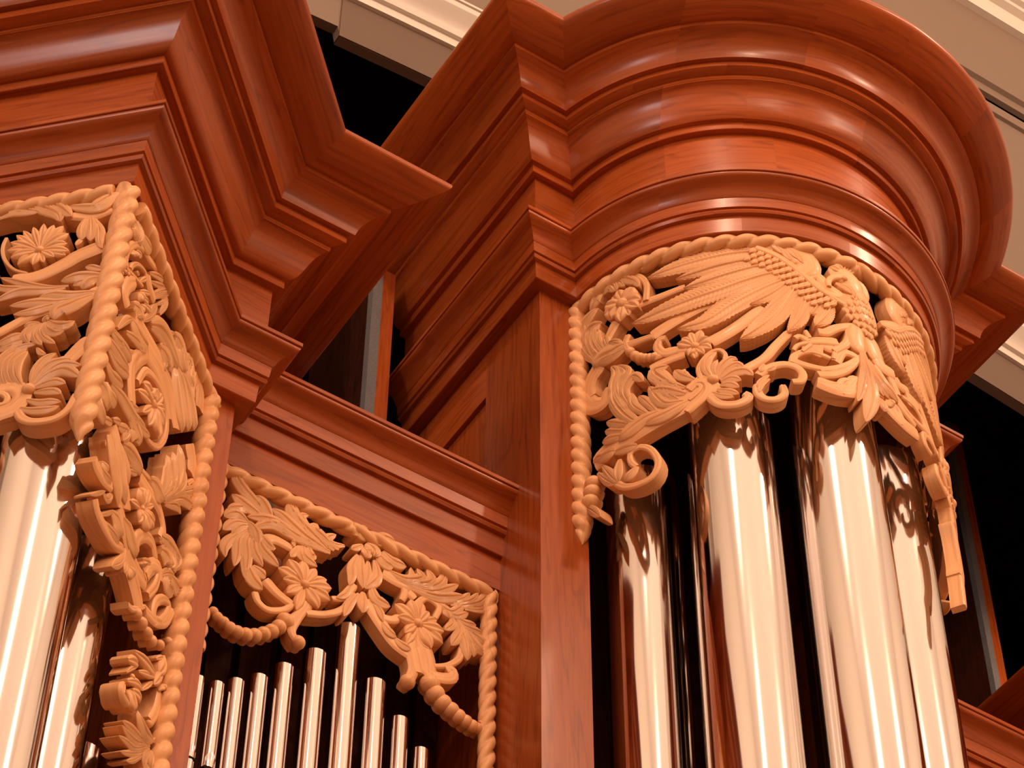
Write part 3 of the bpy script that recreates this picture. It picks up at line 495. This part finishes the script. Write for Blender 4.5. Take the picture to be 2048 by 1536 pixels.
 ('R','leaf',[["l",4,782,[-8215,-3022,-8681,-1846,-8722,-1123,-8319,-953,-8001,-883]],["l",4,648,[-8165,-3069,-8432,-2093,-8390,-1569,-7872,-1659]],["l",4,653,[-7938,-3081,-8247,-2270,-8181,-1770,-7922,-1670]],["l",4,329,[-7744,-3086,-8068,-2381,-8003,-1879]],["l",4,268,[-7628,-3131,-7774,-2478,-7802,-2620]],["l",4,235,[-7708,-2675,-7396,-3020,-7099,-3310]]]),
 ('R','leaf',[["l",3,783,[-7105,-3295,-7549,-3271,-7976,-3177,-8288,-3331]],["l",3,431,[-7089,-3445,-7555,-3485,-8131,-3311]],["l",3,252,[-7147,-3236,-7401,-2924,-7720,-2739]]]),
 ('R','stem',[["s",0,440,[-7396,-1978,-7640,-2335,-7841,-2607]]]),
 ('R','scroll',[["s",1,736,[-8052,-3366,-8427,-3623,-8576,-4023,-8505,-4466]],["s",1,637,[-8781,-4149,-8406,-4824,-7954,-5067,-7702,-4642]]]),
 ('R','scroll',[["s",2,244,[-6993,-2929,-7090,-3243,-6958,-3725]],["s",2,319,[-5451,-4460,-5850,-4453,-6078,-4084,-6009,-3797,-5822,-3790]]]),
 ('R','bead_string',[["b",2,312,[-6956,-3672]],["b",2,316,[-6807,-3942]],["b",2,320,[-6644,-4136]],["b",2,305,[-6482,-4270]],["b",2,291,[-6337,-4340]],["b",2,278,[-6196,-4382]]]),
 ('R','stem',[["s",1,375,[-6189,-4360,-5670,-4426,-5208,-4525]],["s",1,338,[-6323,-4842,-5868,-4780,-5290,-4760]],["s",1,309,[-7207,-3281,-6704,-3403,-6192,-3488]]]),
 ('R','flower',[["p",4,312,[-5031,-4482,-5180,-4286,-5337,-4074]],["p",6,268,[-4999,-4488,-5047,-4227,-5096,-3951]],["p",4,310,[-4966,-4463,-4879,-4203,-4787,-3928]],["p",6,419,[-4933,-4537,-4745,-4449,-4548,-4348]],["p",4,379,[-4936,-4571,-4742,-4692,-4541,-4809]],["p",6,291,[-4960,-4612,-4865,-4794,-4767,-4982]],["p",4,277,[-4993,-4602,-5005,-4840,-5017,-5087]],["p",6,349,[-5011,-4603,-5100,-4754,-5194,-4910]],["p",4,378,[-5049,-4504,-5262,-4386,-5488,-4250]],["b",7,284,[-4984,-4573]]]),
 ('R','palmette',[["l",4,307,[-4577,-6058,-4745,-5613,-4661,-5238,-4413,-4984]],["l",4,195,[-4501,-6028,-4532,-5607,-4399,-5323]],["l",4,326,[-4460,-6054,-4323,-5656,-4032,-5360,-3867,-5416]],["l",4,298,[-4420,-6097,-4226,-5808,-3900,-5612,-3703,-5815]],["l",4,366,[-4382,-6171,-4003,-5945,-3669,-5933,-3494,-6124]],["l",4,292,[-4365,-6240,-4100,-6177,-3816,-6297]],["l",4,277,[-4393,-6365,-4155,-6397,-3895,-6582]],["l",4,267,[-4487,-6539,-4273,-6651,-3912,-6856]],["l",4,232,[-4617,-6619,-4388,-6838,-4053,-6965]],["b",6,351,[-4576,-6114]]]),
 ('R','scroll',[["s",1,175,[-4898,-5960,-4938,-5450,-4653,-4970,-4347,-4862,-4188,-5080,-4222,-5308]],["s",1,342,[-4711,-6688,-4448,-7095,-4079,-7200,-3804,-7107,-3669,-6925,-3764,-6788]]]),
 ('R','stem',[["s",0,983,[-4565,-6075,-5417,-6660,-6298,-6932,-7090,-7081,-7791,-7159,-8382,-7270]]]),
 ('R','scroll',[["s",4,271,[-5340,-7195,-4913,-6806,-4724,-6442,-4813,-6104,-5069,-6067,-5275,-6283]],["s",4,181,[-5214,-6372,-5032,-6195,-4909,-6303,-5028,-6539,-5254,-6747]]]),
 ('R','leaf',[["l",4,491,[-6610,-7134,-7199,-6218,-7528,-5272,-7362,-4701]],["l",4,303,[-6776,-6969,-7333,-6003,-7562,-4777]],["l",4,345,[-6426,-6769,-6877,-6106,-6945,-5510]],["l",4,299,[-6179,-6802,-6528,-6108,-6711,-5816]],["l",4,344,[-6883,-6897,-7443,-6432,-7831,-6064]],["l",4,318,[-7065,-6995,-7549,-6690,-7893,-6383]],["l",4,387,[-7182,-7080,-7654,-6889,-8010,-6766]],["l",4,590,[-6138,-6796,-6818,-6941,-7420,-7183]],["l",4,417,[-5424,-6698,-5966,-6550,-6382,-5623]],["l",4,378,[-5573,-6575,-5948,-6103,-6108,-5553]],["l",4,447,[-8190,-7397,-7924,-7398,-7526,-7492]],["l",4,371,[-7623,-7473,-7202,-7651,-6806,-7786]],["l",4,479,[-5274,-6760,-5827,-7018,-6566,-7105]]]),
 ('R','leaf',[["l",5,430,[-5355,-6433,-5905,-6069,-6398,-5839]],["l",5,538,[-5519,-6206,-5991,-5500,-6162,-5139,-5755,-5096]],["l",5,352,[-5058,-5979,-5425,-5674,-5605,-5355]],["l",5,337,[-5343,-6179,-5892,-5763,-6268,-5446]],["l",5,209,[-5128,-6005,-5349,-5550,-5291,-5442]],["l",5,426,[-7514,-5570,-7534,-4815,-7386,-4346,-7574,-3896]],["l",5,358,[-7259,-5768,-7316,-4882,-7049,-4551,-7353,-4021]],["l",5,424,[-7014,-5949,-7157,-5268,-6815,-4933,-6531,-5309]]]),
 ('R','volute',[["s",2,248,[-7915,-8161,-7402,-8963,-6917,-9245,-6452,-9212,-6250,-8761,-6430,-8167,-6777,-7825,-7089,-7879,-7079,-8243,-6892,-8560]]]),
 ('R','volute_leaf',[["l",3,385,[-6863,-8561,-7068,-8749,-7276,-8900]],["l",3,367,[-8047,-7676,-7758,-8295,-7506,-8787]],["l",3,294,[-8267,-7766,-7863,-8430,-7601,-8769]],["l",3,383,[-7451,-7873,-7516,-8372,-7481,-8751]],["l",3,337,[-8420,-7189,-8196,-7217,-7933,-7382]]]),
 ('R','rope_beads',[["b",5,516,[-8488,-8000]],["b",5,532,[-8555,-8297]],["b",5,524,[-8640,-8602]]]),
 ('R','rope_leaf',[["l",6,289,[-8842,-8643,-8494,-9059,-8153,-9613]]]),
 ('R','scroll',[["s",2,302,[-3343,-6070,-3160,-5837,-2850,-5618,-2525,-5541,-2232,-5649,-2121,-5887,-2209,-6171,-2451,-6254]],["s",2,280,[-3390,-6463,-3411,-6787,-3241,-7030,-2952,-7049,-2705,-6814,-2721,-6459]]]),
 ('R','leaf',[["l",5,166,[-3074,-6067,-3323,-6369,-3421,-6596]],["l",5,159,[-3065,-6231,-3290,-6499,-3384,-6823]],["l",5,194,[-3168,-5608,-3297,-5975]],["l",5,173,[-3167,-5906,-2995,-5832,-2861,-5721]]]),
 ('R','scroll',[["s",2,236,[-2389,-5449,-2299,-5130,-2040,-4898,-1698,-4810,-1248,-4904]],["s",2,278,[-2381,-5348,-2085,-5446,-1644,-5478,-1056,-5354]]]),
 ('R','scroll',[["s",2,302,[-1694,-5762,-1189,-5544,-689,-5049,-261,-4335]],["s",2,230,[-1619,-5549,-1004,-5168,-561,-4725,-276,-4323]],["s",2,334,[-1092,-4999,-842,-4454,-521,-4364,-351,-4411]],["s",2,233,[-1161,-6150,-972,-5734,-746,-5579]],["s",2,210,[-1029,-6295,-805,-5858]],["s",2,400,[-778,-5885,-549,-5472,-327,-5468,-272,-5683]]]),
 ('R','wing_arm',[["d",8,1032,[-3628,-132,-2773,-14,-2000,-297,-1593,-932,-1786,-1470]],["d",5,741,[-3161,-576,-2405,-953,-1589,-1730,-708,-2223]],["s",13,252,[-3064,-488,-2416,-871,-1805,-1492,-1347,-2002,-636,-2318]],["s",12,294,[-2026,-1412,-1582,-1674,-854,-2339]],["p",12,220,[-3062,-474,-3156,-621,-3260,-741]],["p",12,215,[-2861,-605,-2955,-756,-3061,-881]],["p",12,211,[-2659,-726,-2754,-881,-2860,-1011]],["p",12,207,[-2455,-837,-2551,-996,-2659,-1131]],["p",12,203,[-2276,-1007,-2373,-1170,-2482,-1309]],["p",12,200,[-2103,-1187,-2201,-1353,-2311,-1497]],["p",12,198,[-1928,-1359,-2028,-1529,-2139,-1676]],["p",12,195,[-1755,-1531,-1857,-1705,-1970,-1857]],["p",12,193,[-1592,-1718,-1695,-1895,-1810,-2051]],["p",12,191,[-1427,-1898,-1532,-2079,-1648,-2238]],["p",12,189,[-1245,-2039,-1352,-2224,-1471,-2389]],["p",12,187,[-1044,-2138,-1154,-2329,-1276,-2499]],["p",12,185,[-839,-2226,-952,-2423,-1077,-2600]],["p",10,219,[-3048,-710,-3141,-856,-3246,-976]],["p",10,215,[-2846,-839,-2940,-989,-3046,-1114]],["p",10,210,[-2643,-959,-2738,-1113,-2845,-1243]],["p",10,207,[-2449,-1094,-2545,-1252,-2653,-1387]],["p",10,203,[-2277,-1281,-2374,-1443,-2483,-1581]],["p",10,200,[-2103,-1460,-2202,-1625,-2312,-1768]],["p",10,197,[-1928,-1631,-2028,-1800,-2140,-1947]],["p",10,195,[-1763,-1818,-1865,-1990,-1978,-2141]],["p",10,193,[-1600,-2004,-1703,-2180,-1818,-2334]],["p",10,190,[-1435,-2183,-1540,-2363,-1656,-2521]],["p",10,188,[-1238,-2293,-1346,-2477,-1464,-2641]],["p",10,186,[-1037,-2391,-1147,-2581,-1269,-2751]],["p",8,223,[-3234,-806,-3327,-947,-3431,-1063]],["p",8,219,[-3033,-944,-3126,-1090,-3232,-1210]],["p",8,214,[-2831,-1072,-2925,-1222,-3031,-1347]],["p",8,210,[-2628,-1190,-2723,-1344,-2830,-1474]],["p",8,206,[-2450,-1367,-2546,-1525,-2654,-1658]],["p",8,203,[-2277,-1553,-2375,-1714,-2484,-1851]],["p",8,200,[-2104,-1731,-2203,-1896,-2313,-2037]],["p",8,197,[-1933,-1910,-2033,-2078,-2145,-2223]],["p",8,195,[-1771,-2103,-1873,-2274,-1986,-2423]],["p",8,192,[-1608,-2288,-1711,-2463,-1826,-2616]],["p",8,190,[-1429,-2437,-1534,-2616,-1650,-2773]],["l",13,219,[-2371,-247,-2100,-462,-1896,-824]],["l",13,204,[-2548,-330,-2309,-564,-2137,-944]],["l",13,210,[-2148,-334,-1907,-592,-1762,-965]],["l",13,218,[-2795,-226,-2523,-373,-2319,-708]]]),
 ('R','feather',[["f",4,404,[-2633,-155,-3491,-206,-4369,-150]],["f",3,808,[-2585,-514,-3799,-642,-4878,-787,-6231,-882]],["f",2,563,[-2676,-822,-3967,-1100,-4833,-1305,-5394,-1402]],["f",3,689,[-2580,-1054,-3851,-1548,-4712,-1820,-5179,-1925]],["f",4,882,[-2511,-1450,-4026,-2180,-5174,-2509,-6074,-2622,-6796,-2620]],["f",3,820,[-2239,-1680,-3209,-2428,-3935,-2996,-4659,-3553,-5447,-3655]],["f",4,718,[-2020,-2002,-2429,-2852,-2875,-3633,-3395,-4248,-3754,-4577]],["f",3,530,[-1664,-2169,-1889,-2925,-2083,-3541,-2382,-4119]],["f",3,501,[-1010,-2498,-1212,-3000,-1570,-3640]],["f",2,473,[-1332,-2365,-1526,-2852,-1673,-3177]],["f",2,515,[-2168,-1742,-2718,-2422,-3385,-3026]]]),
 ('R','stem',[["s",-6,313,[-6745,-1712,-5962,-1777,-5166,-1705]],["s",-6,468,[-6248,-3371,-5635,-3129,-5046,-2890,-4197,-2546]],["s",-6,469,[-4579,-4391,-4102,-4102,-3633,-3695,-3031,-3029]],["s",-6,329,[-3689,-5706,-3140,-5249,-2767,-4660,-2354,-4025]]]),
 ('R','eagle_body',[["d",5,1042,[-205,-661,-102,-1290,19,-1759,143,-2354,263,-2987]],["d",3,1042,[-703,-2288,-344,-2027,36,-2046,439,-2204]],["p",9,241,[-622,-2105,-608,-2279,-594,-2452]],["p",9,251,[-406,-1927,-392,-2101,-378,-2274]],["p",9,261,[-204,-1772,-189,-1946,-175,-2119]],["p",9,272,[-5,-1703,10,-1877,24,-2049]],["p",9,284,[192,-1698,207,-1870,222,-2042]],["p",9,243,[-581,-2331,-567,-2504,-553,-2676]],["p",9,252,[-367,-2176,-353,-2349,-338,-2521]],["p",9,263,[-151,-2057,-136,-2229,-122,-2401]],["p",9,276,[66,-1996,81,-2168,95,-2339]],["p",9,289,[282,-1996,297,-2167,312,-2338]],["p",9,246,[-490,-2548,-476,-2720,-462,-2891]],["p",9,256,[-279,-2438,-265,-2609,-250,-2780]],["p",9,267,[-65,-2362,-51,-2533,-36,-2704]],["p",9,280,[148,-2347,163,-2517,177,-2687]],["p",9,293,[346,-2357,361,-2526,376,-2695]],["p",9,256,[-260,-2719,-246,-2889,-232,-3059]],["p",9,267,[-49,-2668,-35,-2837,-21,-3007]],["p",9,280,[164,-2651,178,-2821,193,-2989]],["p",9,291,[339,-2701,354,-2870,368,-3037]],["p",9,268,[-12,-2934,3,-3102,17,-3271]],["p",9,278,[157,-2993,171,-3161,186,-3329]],["p",9,261,[-228,-1535,-214,-1710,-199,-1884]],["p",9,271,[-46,-1456,-31,-1630,-17,-1804]],["p",9,281,[130,-1467,145,-1641,160,-1814]]]),
 ('R','eagle_head',[["d",9,829,[-870,-1070,-520,-818,-195,-932,-36,-1518]],["s",11,215,[-584,-997,-860,-1181,-1009,-1423,-1019,-1682]],["s",9,228,[-313,-1384,-526,-1496,-716,-1447]],["s",4,417,[-595,-1827,-1039,-1610,-1243,-1292,-1487,-1283,-1657,-1512,-1584,-1715]],["s",4,284,[-699,-1887,-1118,-1948,-1350,-1803]],["b",13,208,[-467,-1017]],["s",5,463,[70,-1630,261,-1119,187,-826,23,-830]],["l",11,292,[-786,-1395,-501,-1457,-218,-1619]],["l",12,243,[-486,-1250,-303,-1410,-170,-1736]]]),
 ('R','crown',[["p",8,370,[-534,-768,-654,-735,-892,-695]],["p",8,355,[-486,-710,-558,-607,-707,-449]],["p",8,262,[-430,-655,-446,-489,-485,-218]],["p",8,205,[-376,-620,-337,-418,-265,-74]],["p",8,184,[-324,-610,-232,-407,-51,-43]],["p",8,199,[-282,-625,-151,-457,119,-132]]]),
 ('R','talon',[["s",6,368,[-983,-4122,-1523,-4295,-1941,-4482]],["s",7,229,[-1856,-4446,-2098,-4298,-2248,-4423]],["s",7,161,[-1920,-4531,-2201,-4716,-2331,-4962]],["s",6,147,[-1804,-4548,-2076,-4932]],["s",7,180,[-1815,-4302,-1919,-4006]]]),
 ('R','ribbon',[["s",6,323,[-1545,-3887,-1303,-3832,-916,-3449,-377,-3053]],["s",5,320,[-445,-3129,-629,-3923,-1129,-4573]],["s",4,171,[-1050,-4438,-1158,-4921]]]),
 ('R','leg',[["d",10,686,[-260,-2954,-336,-3626,-254,-4211]],["d",6,654,[173,-3063,311,-3672,466,-4170]],["s",6,570,[355,-4035,568,-4245,967,-4208]]]),
 ('R','tail',[["l",8,324,[-195,-3972,-197,-4822,-419,-5915,-620,-6479]],["l",9,552,[-180,-4058,-119,-5201,-121,-6030,-453,-7243]],["l",7,380,[-92,-4278,118,-5022,347,-5652]],["l",6,472,[-21,-4306,334,-5028,937,-5482]],["l",7,366,[-62,-4300,228,-5239,567,-5614]],["l",5,374,[140,-5777,282,-6008,275,-6320]],["l",5,527,[503,-5684,704,-5821]]]),
 ('R','scroll',[["s",2,641,[405,-5810,890,-6061,1280,-6151,1742,-6077]],["s",2,417,[1054,-4261,1232,-4449,1610,-4327]],["s",2,620,[1454,-4677,1841,-4620,2053,-4589]]]),
 ('R','drop',[["s",0,495,[4050,-4200,3950,-5000,3980,-5700]],["s",0,412,[3950,-5850,3900,-6450]],["s",0,468,[3820,-6500,3880,-7300,3820,-7800]],["s",0,632,[3720,-7900,3850,-8600,3750,-9600,3500,-10200]],["s",0,302,[3520,-10000,3380,-10800,3220,-11500]]])]

SINGLE = {'wing_arm', 'eagle_body', 'eagle_head', 'crown', 'talon', 'ribbon', 'leg', 'tail', 'centre_ornament', 'trumpet'}
SHADES = {
 'L': thing('pipe_shade', 'pale carved pipe shade with a ringed daisy on the left face of the pointed tower', 'carving', surf('L', .2, -.2, 0)),
 'M': thing('pipe_shade', 'pale carved pipe shade seen edge-on down the right face of the pointed tower', 'carving', surf('M', .3, -.3, 0)),
 'B': thing('pipe_shade', 'pale carved pipe shade with two daisies hanging over the small bay pipes', 'carving', surf('B', -1.162, -1.2, 0)),
 'R': thing('pipe_shade', 'pale curved pipe shade carved with an eagle on the round tower', 'carving', surf('R', 0, -.2, 0)),
}
MIRRORED = {'feather', 'wing_arm', 'stem', 'scroll', 'leaf', 'flower', 'palmette', 'bead_string'}
wings = {}
for panel, part, strokes in CARVING:
    par = SHADES[panel]
    for mir in ((False, True) if panel == 'R' and part in MIRRORED else (False,)):
        if part == 'feather':
            if mir not in wings:
                wmb = MB(); wings[mir] = wmb
            w_ = thing_part = wings[mir]
            if isinstance(w_, MB):                                    # the wing: its arm, with each feather a sub-part
                arm = MB()
                for kd, h, W, P in [s for q in CARVING if q[1] == 'wing_arm' for s in q[2]]: carve(arm, 'R', kd, h, W, P, mir)
                w_ = arm.build('wing', LIME, par); wings[mir] = w_
            for kd, h, W, P in strokes:
                mb = MB(); carve(mb, panel, kd, h, W, P, mir); mb.build('feather', LIME, w_)
            continue
        if part == 'wing_arm': continue
        if part in ('flower', 'bead_string'):
            sub = 'petal' if part == 'flower' else 'bead'
            core = [s for s in strokes if (s[0] == 'b')] if part == 'flower' else strokes[:1]
            rest = [s for s in strokes if s not in core]
            root = None
            mb = MB()
            for kd, h, W, P in (core or rest[:1]): carve(mb, panel, kd, h, W, P, mir)
            root = mb.build(part, LIME, par)
            for kd, h, W, P in (rest if core else rest[1:]):
                mb = MB(); carve(mb, panel, kd, h, W, P, mir); mb.build(sub, LIME, root)
            continue
        if part in ('scroll', 'stem'):
            for kd, h, W, P in strokes:
                mb = MB(); carve(mb, panel, kd, h, W, P, mir); mb.build(part, LIME, par)
            continue
        mb = MB()
        for kd, h, W, P in strokes: carve(mb, panel, kd, h, W, P, mir)
        mb.build(part, LIME, par)
# the left face repeats the right one further back, where the photograph's frame ends
for panel, part, strokes in CARVING:
    if panel != 'M': continue
    far = [q for q in strokes if min(q[3][0::2]) > 2550]
    if far:
        mb = MB()
        for kd, h, W, P in far: carve(mb, 'L', kd, h, W, P)
        mb.build(part, LIME, SHADES['L'])
# ropes that frame the carvings
rope([surf('L', .01+.02*i, -.030, .002) for i in range(32)], .025, .056, 'rope', SHADES['L'], -1)
rope([surf('M', .02+.02*i, -.030, .002) for i in range(33)], .025, .056, 'rope', SHADES['M'], 1)
rope([(-1.691, -.012, Z_POINT-.03-.02*i) for i in range(80)], .0275, .052, 'rope', SHADES['M'], 1)
rope([(-2*CX+1.691, -.012, Z_POINT-.03-.02*i) for i in range(80)], .0275, .052, 'rope', SHADES['L'], -1)
rr_ = rope([(TIP[0], TIP[1]-.022, Z_POINT-.004-.02*i) for i in range(45)], .0285, .056, 'corner_rope', None, 1, taper=.10, strands=3)
tag(rr_, 'pale twisted rope carving running down the front edge of the pointed tower', 'carving')
rope([surf('B', -1.600+.0219*i, -1.104, .002) for i in range(21)], .0225, .062, 'rope', SHADES['B'], -1)
rope([surf('B', -1.162+.0212*i, -1.104, .002) for i in range(21)], .0225, .062, 'rope', SHADES['B'], 1)
for x, k in ((-1.546, 33), (-.737, 70)): rope([surf('B', x, -1.105-.02*i, .002) for i in range(k)], .0225, .052, 'rope', SHADES['B'], 1, strands=3)
for s in (-1, 1):
    rope([surf('R', s*.57*PI/2*i/40, -.018, .004) for i in range(0, 41)], .028, .062, 'rope', SHADES['R'], s)
    rope([surf('R', s*.57*PI/2, -.02-.02*i, .006) for i in range(50)], .0305, .053, 'rope', SHADES['R'], s, taper=.09)

# ------------------------------------------------------------------ the pipes
def pipe(name, x, y, r, ztop, zbot, label, group, mouth=None):
    t = thing(name, label, 'organ pipe', (x, y, zbot), group)
    z0 = mouth if mouth else zbot + .30
    mb = MB(); n = 48
    prof = [(r-.0015, ztop-.05), (r-.0015, ztop), (r, ztop-.001), (r, z0)]
    rows = [[(x+q*math.sin(2*PI*j/n), y-q*math.cos(2*PI*j/n), z) for j in range(n)] for q, z in prof]
    mb.grid(rows, closed=True); b = mb.build('pipe_body', TIN, t); weld_smooth(b, 30)
    # upper lip: flattened leaf over the mouth
    h = max(.04, 2.4*r)
    mb = MB(); rows = []
    for i in range(9):
        f = i/8; wd = r*.78*math.sin(PI/2*min(1, (1-f)*1.6))**.7 if f < 1 else .0005
        rows.append([(x+wd*s, y-math.sqrt(max(0, r*r-(wd*s)**2)) - .0012 + (.10*r*(1-f))*(1-s*s), z0+h*f) for s in (-1, -.5, 0, .5, 1)])
    mb.grid([q[::-1] for q in rows]); mb.build('upper_lip', TIN, t)
    mb = MB(); mb.box(x-r*.75, x+r*.75, y-r*.93, y-r*.3, z0-.45*r, z0); mb.build('mouth', BLACK, t)
    mb = MB(); rows = [[(x+q*math.sin(2*PI*j/n), y-q*math.cos(2*PI*j/n), z) for j in range(n)] for q, z in ((r, z0), (r*.62, z0-.001), (r*.62, z0-.44*r), (r, z0-.45*r), (r*.98, z0-.9*r), (r*.30, zbot+.0), (r*.30, zbot))]
    mb.grid(rows, closed=True); weld_smooth(mb.build('pipe_foot', TIN, t), 30)
    return t
A45 = .378*SQ
for x, y, r, zt, lb in ((-.378, 0, .107, 6.99, 'narrow silver organ pipe nearest the left post of the round tower'),
        (-A45, -A45, .122, 7.045, 'wide silver organ pipe, second from the left in the round tower'),
        (0, -.378, .130, 7.20, 'widest silver organ pipe, foremost in the round tower under the eagle'),
        (A45, -A45, .122, 7.205, 'silver organ pipe furthest right in the round tower, beside the carved drop')):
    pipe('organ_pipe', x, y, r, zt, Z_IMPOST, lb, 'big pipes of the round tower')
for x, y, r, zt, lb in ((-CX, -.418+.180, .111, 5.86, 'large silver organ pipe under the carved scroll at the left edge'),
        (-CX+.174, -.418+.354, .090, 5.745, 'silver organ pipe right behind the large one at the left edge'),
        (-CX+.305, -.418+.490, .062, 5.345, 'small silver pipe whose top just shows at the bottom left')):
    pipe('organ_pipe', x, y, r, zt, Z_IMPOST, lb, 'big pipes of the pointed tower')
ordn = ['first and thinnest', 'second', 'third', 'fourth', 'fifth', 'sixth', 'tallest, seventh', 'eighth', 'ninth', 'tenth and shortest']
for i, (x, r, zt, mz) in enumerate(((-1.505, .0165, 5.900, 5.646), (-1.4555, .0190, 5.905, 5.637), (-1.4070, .0215, 5.938, 5.60), (-1.3490, .0235, 5.981, 5.56), (-1.2855, .026, 6.048, 5.5), (-1.2045, .030, 6.136, 5.45), (-1.1190, .0335, 6.268, 5.4), (-1.0330, .0305, 6.126, 5.42), (-.9575, .0250, 6.043, 5.45), (-.8935, .0225, 5.974, 5.5))):
    pipe('bay_pipe', x, .26, r, zt, Z_IMPOST, 'small silver bay pipe, %s from the left' % ordn[i], 'small pipes of the middle bay', mouth=mz)

# ------------------------------------------------------------------ swell shutters behind the bays
def shutter(x, y, z0, z1, label):
    t = thing('swell_shutter', label, 'shutter', (x, y, z0), 'shutters behind the organ case')
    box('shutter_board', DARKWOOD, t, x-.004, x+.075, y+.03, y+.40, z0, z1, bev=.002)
    box('felt_edge', FELT, t, x-.005, x+.028, y, y+.03, z0, z1, bev=.001)
    box('edge_strip', CHERRY, t, x+.028, x+.072, y, y+.03, z0, z1, bev=.001)
shutter(-.944, .58, Z_RAIL-.5, 8.25, 'swell shutter edged in grey felt in the gap above the middle bay')
shutter(-1.240, .58, Z_RAIL-.5, 8.25, 'dark swell shutter left of the grey felted one in the gap')
shutter(2.70, 1.7, 8.6, 10.9, 'dim grey felted swell shutter in the dark right of the round tower')

# ------------------------------------------------------------------ the room
YW = .85
def lintel(x, k=0.0): return 9.985 + k - (x - .67)**2/(2*13.0)
def wall_arch():
    mb = MB(); X = sorted([-9 + .25*i for i in range(73)] + [-1.036, -1.024])
    # the plaster edge is chipped away left of x = -1.03
    lo = [(x, YW, (lintel(x) + (.065 if x < -1.03 else 0)) if abs(x-.67) < 4.2 else 0) for x in X]
    hi = [(x, YW, 17.6) for x in X]
    mb.grid([[a, b] for a, b in zip(lo, hi)], smooth=False); mb.grid([[(b[0], YW+.04, b[2]), (a[0], YW+.04, a[2])] for a, b in zip(lo, hi)], smooth=False)
    mb.grid([[(a[0], YW+.04, a[2]), a] for a in lo], smooth=False)
    return struct('wall_back', mb, PAINT, 'cream wall over the organ with a wide shallow arch')
wb = wall_arch()
def arch_trim(n, prof):
    mb = MB(); X = [-3.4 + .2*i for i in range(42)]
    for j in range(len(prof)-1):
        a, b = prof[j], prof[j+1]
        mb.grid([[(x, YW-a[0], lintel(x, a[1])), (x, YW-b[0], lintel(x, b[1]))] for x in X], smooth=False)
    o = struct('trim_%d' % n, mb, TRIMP); weld_smooth(o, 30); return o
arch_trim(1, [(0, .262), (.022, .264), (.022, .282), (.010, .288), (.010, .335), (.028, .337), (.032, .352), (.040, .37), (.058, .395), (.082, .418), (.092, .43), (.092, .465), (.10, .467), (.10, .482), (0, .486)])
def straight_trim(n, prof, mat):
    mb = MB(); X = [-8.9, 8.9]
    for j in range(len(prof)-1):
        a, b = prof[j], prof[j+1]
        mb.grid([[(x, YW-a[0], a[1]), (x, YW-b[0], b[1])] for x in X], smooth=False)
    o = struct('trim_%d' % n, mb, mat); weld_smooth(o, 30); return o
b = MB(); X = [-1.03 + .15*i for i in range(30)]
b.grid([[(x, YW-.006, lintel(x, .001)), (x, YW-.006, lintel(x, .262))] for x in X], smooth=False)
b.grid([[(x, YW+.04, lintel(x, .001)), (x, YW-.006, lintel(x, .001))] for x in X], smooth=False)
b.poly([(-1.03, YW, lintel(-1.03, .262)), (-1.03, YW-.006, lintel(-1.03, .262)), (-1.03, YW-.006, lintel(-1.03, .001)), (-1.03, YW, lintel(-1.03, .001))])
struct('trim_4', b, LINTEL_BAND)
straight_trim(2, [(0, 12.20), (.018, 12.205), (.018, 12.275), (0, 12.28), (0, 12.335), (.026, 12.34), (.026, 12.405), (.05, 12.415), (.05, 13.062)], PAINT)
straight_trim(3, [(.05, 13.06), (.085, 13.063), (.09, 13.19), (.13, 13.20), (.13, 13.235), (.16, 13.24), (.175, 13.27), (.21, 13.31), (.27, 13.34), (.32, 13.35), (.32, 13.39), (.37, 13.45), (.40, 13.56), (.40, 13.7), (0, 13.72)], TRIMP)
b = MB(); b.box(-9, 9, -22, YW+.4, -.2, 0); struct('floor', b, FLOORP)
b = MB(); b.box(-9, 9, -22, YW+.4, 17.6, 17.8); struct('ceiling', b, CEILP)
for nm, a in (('wall_left', (-9.2, -9, -22, YW+.4, 0, 17.6)), ('wall_right', (9, 9.2, -22, YW+.4, 0, 17.6)), ('wall_front', (-9, 9, -22.2, -22, 0, 17.6))):
    b = MB(); b.box(*a); struct(nm, b, NAVE)
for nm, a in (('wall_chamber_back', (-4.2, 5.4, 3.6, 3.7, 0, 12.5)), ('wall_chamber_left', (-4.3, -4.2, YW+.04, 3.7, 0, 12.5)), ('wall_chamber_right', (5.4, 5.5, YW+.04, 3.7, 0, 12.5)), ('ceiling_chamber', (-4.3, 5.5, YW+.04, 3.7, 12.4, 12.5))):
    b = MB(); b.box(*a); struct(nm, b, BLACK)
